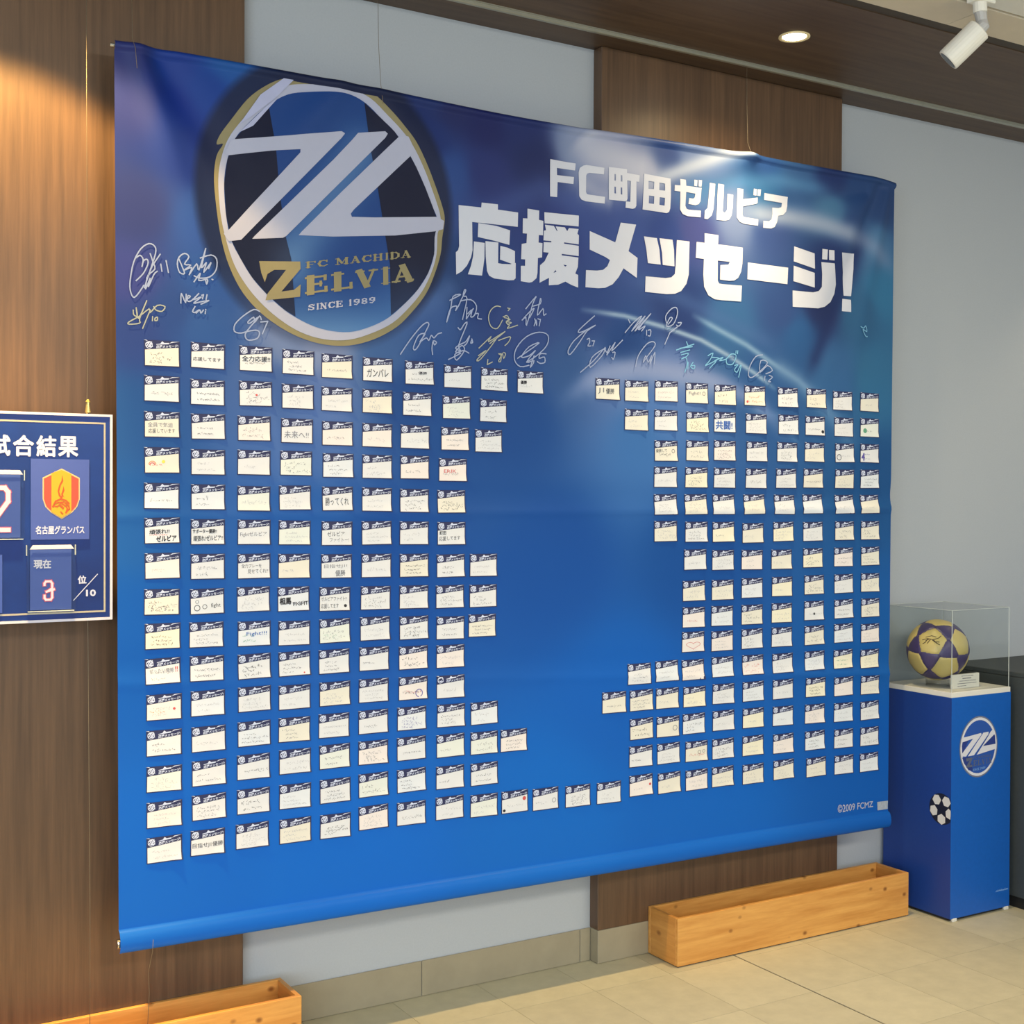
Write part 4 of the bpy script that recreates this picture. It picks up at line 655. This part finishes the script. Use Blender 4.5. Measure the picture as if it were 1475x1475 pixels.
nt.links.new(gm.outputs['Backfacing'], sb_.inputs[1]); nt.links.new(sb_.outputs[0], mu.inputs[0]); nt.links.new(fn.outputs[0], mu.inputs[1]); nt.links.new(mu.outputs[0], mx.inputs[0]); nt.links.new(tp.outputs[0], mx.inputs[1]); nt.links.new(gl.outputs[0], mx.inputs[2]); nt.links.new(mx.outputs[0], o_.inputs[0])
edge_m = mat('acrylic_edge', lin(196, 204, 200), .3, var=.03, scale=30)
def pocket(name, x0, x1, z0, z1, digit, dbox, label):
    e = Geo().box(x0+.010, x1-.010, BYF-.004, BYF-.0015, z0+.004, z1-.014).out(name, mat('digit_card_blue', lin(54, 78, 156), .4, var=.04, scale=30), bd)
    g = Geo().box(x0, x1, BYF-.010, BYF-.0085, z0, z1-.003); g.out('clear_pocket_front', clear, e)
    Geo().box(x0+.004, x1-.004, BYF-.010, BYF-.001, z0-.0008, z0+.001).box(x0, x0+.0015, BYF-.010, BYF-.001, z1-.03, z1-.003).box(x1-.0015, x1, BYF-.010, BYF-.001, z1-.03, z1-.003).out('pocket_edge', edge_m, e)
    flat_at('white_tab', Flat().poly([(x0+.016, z1-.003), (x1-.012, z1-.003), (x1-.004, z1-.014), (x0+.008, z1-.014)]), mat('tab_white', lin(236, 226, 230), .5, var=.02), BYF-.0075, e)
    for dx, mm, yy in ((.0022, mat('digit_rose', lin(196, 84, 112), .5, var=.04), BYF-.0044), (0, mat('digit_pale_pink', lin(238, 214, 228), .5, var=.02), BYF-.0048)):
        a, b, c, d = dbox; F = Flat()
        if digit == '3': L_ = [[(.1, .80), (.1, .90), (.25, 1), (.75, 1), (.9, .88), (.9, .62), (.55, .50)], [(1.1, .56), (.3, .44)], [(.9, .45), (.9, .12), (.75, 0), (.25, 0), (.1, .10), (.1, .24)]]; wd = .18
        else: L_ = [[(.05, .80), (.05, .9), (.2, 1), (.8, 1), (.95, .9), (.95, .68), (.1, .06)], [(0, 0), (.98, 0)]]; wd = .17
        for l in L_: F.line([(a+(u+0)*(b-a)+dx*0, c+v*(d-c)) for u, v in l], wd*(b-a)*1.25+dx*2)
        flat_at('printed_digit', F, mm, yy, e)
    return e
e3 = pocket('rank_card', .6705, .795, 1.298, 1.4745, '3', (.714, .738, 1.328, 1.376), '')
flat_at('printed_lettering', fit(font('現在', .035), .689, .733, 1.410, 1.4335), b_white, BYF-.0048, e3)
pocket('score_card', .545, .6665, 1.4875, 1.669, '2', (.575, .629, 1.512, 1.620), '')
Geo().box(.44, .612, BYF-.004, BYF-.0015, 1.298, 1.448).out('lower_card', mat('digit_card_blue', lin(54, 78, 156), .4), bd)
flat_at('printed_letter', fit(font('位', .035), .8015, .8245, 1.367, 1.389), b_white, BYF-.0009, bd)
flat_at('printed_number', fit(font('10', .035), .8230, .8490, 1.333, 1.351), b_white, BYF-.0009, bd)
flat_at('printed_slash', Flat().line([(.791, 1.324), (.853, 1.3915)], .0022), b_white, BYF-.0009, bd)
hk = Geo().tube([(.829, YB, 1.822), (.829, YB, 1.835), (.829, YB, 1.850)], [.0075, .006, .0045], 10).tube([(.829, YB, 1.850), (.829, YB, 1.857)], [.007, .003], 10).out('hook_clamp', brass, bd, smooth=False)
Geo().tube([(.829, YB, 1.812), (.826, YB, 1.818), (.829, YB, 1.824)], .002, 6).out('hook_loop', brass, bd)

# ------------------------------------------------------------------ planter boxes
def planter(x0, x1, label):
    y0, y1, z1, t = -.170, -.002, .168, .014
    r = empty('wooden_planter', ((x0+x1)/2, (y0+y1)/2, 0), label, 'planter', 'long pine planter boxes along the wall')
    Geo().box(x0, x1, y0, y0+t, .004, z1, .0015).out('front_board', pine, r)
    Geo().box(x0, x1, y1-t, y1, .004, z1, .0015).out('back_board', pine, r)
    for a in (x0, x1-t): Geo().box(a, a+t, y0+t, y1-t, .004, z1-.0005, .001).out('end_board', pine_e, r)
    Geo().box(x0+t, x1-t, y0+t, y1-t, .012, .026).out('bottom_board', pine, r)
    Geo().box(x0+.006, x1-.006, y0+.006, y1-.006, 0, .0055).out('base_runner', mat('dark_runner', lin(96, 74, 50), .8, var=.2), r)
    return r
planter(2.779, 3.896, 'long empty pine planter box on the floor beside the blue pedestal')
planter(.300, 1.418, 'long empty pine planter box at the lower left, below the banner corner')

# ------------------------------------------------------------------ pedestal, case, football
px0, px1, py0, py1, pz = 3.970, 4.306, -.306, .030, .850
pd = empty('display_pedestal', ((px0+px1)/2, (py0+py1)/2, 0), 'blue display pedestal with a club crest, standing right of the banner', 'pedestal')
g = Geo().box(px0, px1, py0, py1, .012, pz); o = mk('pedestal_body', g.v, g.f, [ped_blue, ped_blue_shaded], pd, midx=[0, 0, 0, 0, 0, 1])
Geo().box(px0+.001, px1-.001, py0+.001, py1-.001, pz, pz+.020, .001).out('white_top', white_paint, pd)
Geo().box(px0+.006, px1-.006, py0+.006, py1-.006, .004, .012).out('recessed_base', black_m, pd)
for a in (px0+.012, px1-.03):
    for b in (py0-.003, py1-.02): Geo().box(a, a+.024, b, b+.022, 0, .013, .002).out('foot', white_paint, pd)
def small_crest():
    cx, cz, rx, rz = 4.1215, .653, .103, .112
    N = lambda F: F.map(lambda u, v: (cx+u*rx, cz+v*rz)); y = py0
    root = flat_at('pedestal_crest', N(Flat().ring(0, 0, 1.0, 1.05, 40)), mat('crest_grey_outline', lin(110, 118, 140), .5), y-.0008, pd)
    pw2 = mat('board_print_white', lin(214, 214, 222), .5, spec=.3)
    flat_at('crest_ring', N(Flat().ring(0, 0, .91, 1.0, 40)), pw2, y-.0011, root)
    flat_at('crest_field', N(Flat().disc(0, 0, .92, .92, 40)), mat('crest_deep_blue', lin(40, 84, 168), .5, var=.05), y-.0009, root)
    for q in ([(-.92, .1), (-.9, -.2), (-.93, -.25), (-.5, .35), (-.85, .36)], [(.2, .05), (.72, .52), (.9, .3), (.93, .0), (.8, .02), (.22, -.02)], [(-.9, -.30), (-.5, -.30), (-.3, -.80), (-.55, -.76), (-.8, -.5)]):
        flat_at('crest_dark_band', N(Flat().poly(q)), mat('crest_dark_blue', lin(40, 60, 132), .5, var=.05), y-.0013, root)
    for s in ([(-.86, .38), (-.55, .40), (.12, .46), (.14, .40), (-.70, -.28), (-.93, -.25), (-.90, -.15), (-.32, .30), (-.92, .22)],
              [(.24, .46), (.54, .47), (.52, .38), (-.26, -.27), (-.6, -.28), (.10, .33)], [(.64, .46), (.80, .55), (.86, .36), (.22, .0), (.96, .02), (.96, -.15), (-.12, -.27), (.5, .30)]):
        flat_at('crest_stroke', N(Flat().poly(s)), pw2, y-.0017, root)
    F = Flat().poly([(-.70, -.34), (-.35, -.34), (-.35, -.40), (-.5, -.60), (-.36, -.58), (-.34, -.66), (-.68, -.66), (-.66, -.60), (-.5, -.42), (-.66, -.46)])
    f2 = quadmap(slab('FC MACHIDA'), [(-.3, -.40), (.68, -.40), (-.3, -.31), (.68, -.31)]); f3 = quadmap(slab('ELVIA'), [(-.3, -.66), (.72, -.62), (-.3, -.44), (.72, -.43)])
    F.add(f2.v, f2.f).add(f3.v, f3.f); flat_at('crest_gold_lettering', N(F), mat('print_grey_gold', lin(92, 100, 124), .5, var=.05), y-.0017, root)
    flat_at('crest_white_lettering', N(quadmap(slab('SINCE 1989'), [(-.32, -.82), (.36, -.79), (-.32, -.73), (.36, -.70)])), mat('print_pale_blue', lin(130, 176, 232), .5), y-.0017, root)
small_crest()
rr = random.Random(3); F = Flat(); x = 4.228
while x < 4.292:
    F.line([(x, .078+(x-4.228)*.0), (x+.004, .078+rr.uniform(.004, .009))], .0018).line([(x-.001, .080), (x+.006, .081)], .0016); x += .007
flat_at('small_print', F, mat('print_pale_blue', lin(130, 176, 232), .5), py0-.0008, pd)
# football printed on the shaded side of the pedestal
def sidef(name, F, m, off):
    v = np.array([(px0-off-k*STG, a, b) for a, b, k in F.v]); fs = []
    for t in F.f:
        a, b, c = v[t[0]], v[t[1]], v[t[2]]; nx = (b[1]-a[1])*(c[2]-a[2])-(b[2]-a[2])*(c[1]-a[1]); fs.append(t if nx < 0 else (t[0], t[2], t[1]))
    return mk(name, v, fs, m, sb or pd)
sb = None
by, bz, br = -.262, .422, .056
def clipd(pts): return [(max(a, py0+.0005), b) for a, b in pts]
circ = lambda r, n=32: clipd([(by+r*math.cos(2*math.pi*k/n), bz+r*math.sin(2*math.pi*k/n)) for k in range(n)])
sb = sidef('printed_ball', Flat().poly(circ(br*1.06)), mat('print_black', lin(20, 26, 48), .5, var=.05), .0005)
pent = [[(math.sin(2*math.pi*k/5)*.36, math.cos(2*math.pi*k/5)*.36) for k in range(5)]]
for k in range(5):
    a = 2*math.pi*(k+.5)/5
    hexa = [(.70*math.sin(a)+.37*math.sin(a+2*math.pi*j/6)*(1 if abs(math.cos(2*math.pi*j/6)) < .9 else .9), .70*math.cos(a)+.37*math.cos(a+2*math.pi*j/6)) for j in range(6)]
    sidef('printed_ball_patch', Flat().poly(clipd([(by+u*br, bz+v*br) for u, v in hexa])), mat('print_ball_white', lin(220, 218, 214), .5, var=.04), .0009)
# clear case on top
pzt = pz+.020
cs = empty('display_case', ((px0+px1)/2, (py0+py1)/2, pzt), 'clear acrylic case covering the football on the pedestal', 'display case')
t = .004; cz1 = 1.180; a0, a1, b0, b1 = px0+.006, px1-.006, py0+.006, py1-.006
for (x0, x1, y0, y1) in ((a0, a1, b0, b0+t), (a0, a1, b1-t, b1), (a0, a0+t, b0+t, b1-t), (a1-t, a1, b0+t, b1-t)):
    Geo().box(x0, x1, y0, y1, pzt+.0003, cz1-t).out('clear_pane', clear, cs)
Geo().box(a0, a1, b0, b1, cz1-t, cz1).out('clear_pane', clear, cs)
for (x, y) in ((a0, b0), (a1, b0), (a0, b1), (a1, b1)): Geo().tube([(x, y, pzt), (x, y, cz1)], .0012, 6).out('case_edge', edge_m, cs)
g = Geo()
for p, q in (((a0, b0), (a1, b0)), ((a0, b0), (a0, b1)), ((a0, b1), (a1, b1)), ((a1, b0), (a1, b1))): g.tube([(*p, cz1), (*q, cz1)], .0008, 6)
g.out('case_top_edge', edge_m, cs)
# football: 12 cream pentagons and 20 violet triangles
BC = Vector((4.070, -.150, 1.012)); BR = .1185
def football():
    ph = (1+5**.5)/2; V = []
    for s1 in (1, -1):
        for s2 in (ph, -ph): V += [(0, s1, s2), (s1, s2, 0), (s2, 0, s1)]
    V = [Vector(v).normalized() for v in V]
    T = []
    for i in range(12):
        for j in range(i+1, 12):
            for k in range(j+1, 12):
                if all((V[a]-V[b]).length < 1.1 for a, b in ((i, j), (j, k), (i, k))): T.append((V[i]+V[j]+V[k]).normalized())
    tocam = (Vector((0, -3.7045, 1.6))-BC).normalized(); right = Vector((0, 0, 1)).cross(tocam).normalized(); upv = tocam.cross(right)
    d = (tocam*.93-right*.20+upv*.28).normalized()
    R1 = V[0].rotation_difference(d).to_matrix(); R2 = Matrix.Rotation(math.radians(BALLROT), 3, d); R = R2 @ R1
    V = [R @ v for v in V]; T = [R @ v for v in T]
    N = [(v, 1.425) for v in V]+[(v, 1.512) for v in T]
    root = empty('football', tuple(BC), 'cream and violet football in the clear case', 'ball')
    import bmesh
    bm = bmesh.new(); bmesh.ops.create_icosphere(bm, subdivisions=6, radius=1); P = np.array([v.co[:] for v in bm.verts]); Fc = np.array([[v.index for v in f.verts] for f in bm.faces]); bm.free()
    Nn = np.array([n[0][:] for n in N]); Dd = np.array([n[1] for n in N])
    sc = (P @ Nn.T)/Dd; srt = np.sort(sc, 1); gap = srt[:, -1]-srt[:, -2]
    rad = BR*(1-.018*np.exp(-(gap/.012)**2))
    W = np.array(BC)+P*rad[:, None]
    fc = P[Fc].mean(1); ids = ((fc @ Nn.T)/Dd).argmax(1)
    cream = mat('ball_cream', lin(188, 172, 108), .4, var=.08, scale=20); vio = mat('ball_violet', lin(66, 58, 100), .4, var=.1, scale=20)
    for k in range(32):
        f = Fc[ids == k]; u, inv = np.unique(f, return_inverse=True)
        mk('pentagon_panel' if k < 12 else 'triangle_panel', W[u], inv.reshape(-1, 3).tolist(), cream if k < 12 else vio, root, smooth=True)
    # printed marks
    c = V[0]; e1 = Vector((0, 0, 1)).cross(c).normalized(); e2 = c.cross(e1)
    F = Flat()
    for l in ([(-.26, .02), (-.1, .06), (.05, .03), (.2, .10), (.26, .18)], [(-.1, .05), (-.16, -.05), (-.24, -.1)], [(-.02, .04), (-.1, -.08)], [(.05, .03), (.15, -.06), (.24, -.1)], [(-.15, .0), (.1, -.03), (.22, -.02)], [(-.12, .03), (.08, .0)], [(-.16, .1), (0, .15), (.12, .12)]):
        F.line([(a*1.15, b*1.15) for a, b in l], .028)
    v = [tuple(BC+(c+e1*a+e2*b).normalized()*(BR+.0006+_*STG)) for a, b, _ in F.v]
    ff = []
    for t in F.f:
        A, B, Cc = (Vector(v[i]) for i in t); ff.append(t if (B-A).cross(Cc-A).dot(c) > 0 else (t[0], t[2], t[1]))
    mk('leaping_mark', v, ff, mat('ball_print_brown', lin(70, 56, 34), .5), root)
    return root
BALLROT = 20
football()
g = Geo(); n = 32
ring = [(BC.x+.045*math.cos(2*math.pi*k/n), BC.y+.045*math.sin(2*math.pi*k/n), pzt+z) for z in (.0003, .026) for k in range(n)]
g.add(ring, [(k, (k+1) % n, n+(k+1) % n, n+k) for k in range(n)]); o = g.out('ball_stand', clear, loc=(BC.x, BC.y, pzt), smooth=True); tag(o, 'clear ring stand under the football', 'stand')
md = o.modifiers.new('thick', 'SOLIDIFY'); md.thickness = .003
cc = Geo().box(4.046, 4.196, -.246, -.234, pzt+.0005, pzt+.055, .001).out('caption_card', white_paint, loc=(4.123, -.241, pzt)); tag(cc, 'small white caption card standing in front of the football', 'card')
F = Flat(); rr = random.Random(5)
for k, (a, b) in enumerate(((.094, .155), (.100, .145), (.08, .175), (.072, .178), (.072, .120))):
    x = 4.06+a-.06; zz = pzt+.048-k*.0095
    while x < 4.06+b-.06:
        w = rr.uniform(.003, .009); F.line([(x, zz), (x+w, zz)], .0022 if k != 1 else .0034); x += w+rr.uniform(.001, .004)
flat_at('printed_text', F, INK['m'], -.2466, cc)

# ------------------------------------------------------------------ dark grey cabinet at the right
cb = empty('low_cabinet', (4.95, -.47, 0), 'dark grey low cabinet behind the pedestal at the right edge', 'cabinet')
Geo().box(4.334, 5.60, -1.02, GY-.001, .045, .905, .002).out('cabinet_body', cab_grey, cb)
Geo().box(4.334, 5.600, -1.020, GY-.001, .906, .924, .002).out('cabinet_top', cab_grey, cb)
Geo().box(4.345, 5.59, -1.0, GY-.001, 0, .0445).out('plinth', black_m, cb)

# ------------------------------------------------------------------ lamps
lens_m = mat('lamp_glow', (1, .93, .74, 1), .5, emit=14)
def downlight(x, y, label):
    o = empty('recessed_downlight', (x, y, ZC), label, 'ceiling light', 'recessed downlights in the wood soffit'); n = 32; g = Geo()
    prof = ((.052, -.0005), (.052, -.004), (.044, -.005), (.040, -.001), (.036, -.0006)); v = [(x+r*math.cos(2*math.pi*k/n), y+r*math.sin(2*math.pi*k/n), ZC+z) for r, z in prof for k in range(n)]
    g.add(v, [(i*n+k, i*n+(k+1) % n, (i+1)*n+(k+1) % n, (i+1)*n+k) for i in range(4) for k in range(n)]); g.out('trim_ring', mat('lamp_trim', lin(226, 208, 160), .4), o, smooth=True)
    v = [(x, y, ZC-.0022)]+[(x+.0395*math.cos(2*math.pi*k/n), y+.0395*math.sin(2*math.pi*k/n), ZC-.0014) for k in range(n)]
    mk('glowing_lens', v, [(0, 1+(k+1) % n, 1+k) for k in range(n)], lens_m, o)
downlight(3.06, -.41, 'round glowing downlight in the dark wood soffit above the banner')
downlight(.62, -.41, 'round glowing downlight above the match result board'); downlight(5.42, -.41, 'round glowing downlight over the cabinet at the right')
sp = empty('track_spotlight', (3.345, -.95, ZC), 'white cylindrical spotlight hanging from the pale ceiling', 'spotlight')
B = Vector((3.322, -.95, 3.050)); A = B+Vector((-.058, .074, -.086)); ax = (B-A).normalized()
Geo().tube([A, A+ax*.004, B-ax*.003, B], [.036, .0375, .0375, .034], 24).out('lamp_head', white_paint, sp, smooth=False)
Geo().tube([A-ax*.0006, A+ax*.0004], .031, 20).out('lamp_front', mat('lamp_dark_glass', lin(60, 60, 60), .2), sp)
Geo().tube([B-ax*.002, B+ax*.012, (3.33, -.95, 3.075), (3.322, -.95, 3.105)], [.020, .019, .017, .019], 12).out('swivel_joint', mat('lamp_grey', lin(176, 174, 172), .5), sp)
Geo().tube([(3.322, -.95, 3.100), (3.320, -.95, 3.13)], .021, 14).out('lamp_arm', white_paint, sp)
Geo().box(3.285, 3.365, -.975, -.927, ZC-.012, ZC-.0003, .003).out('ceiling_mount', white_paint, sp)
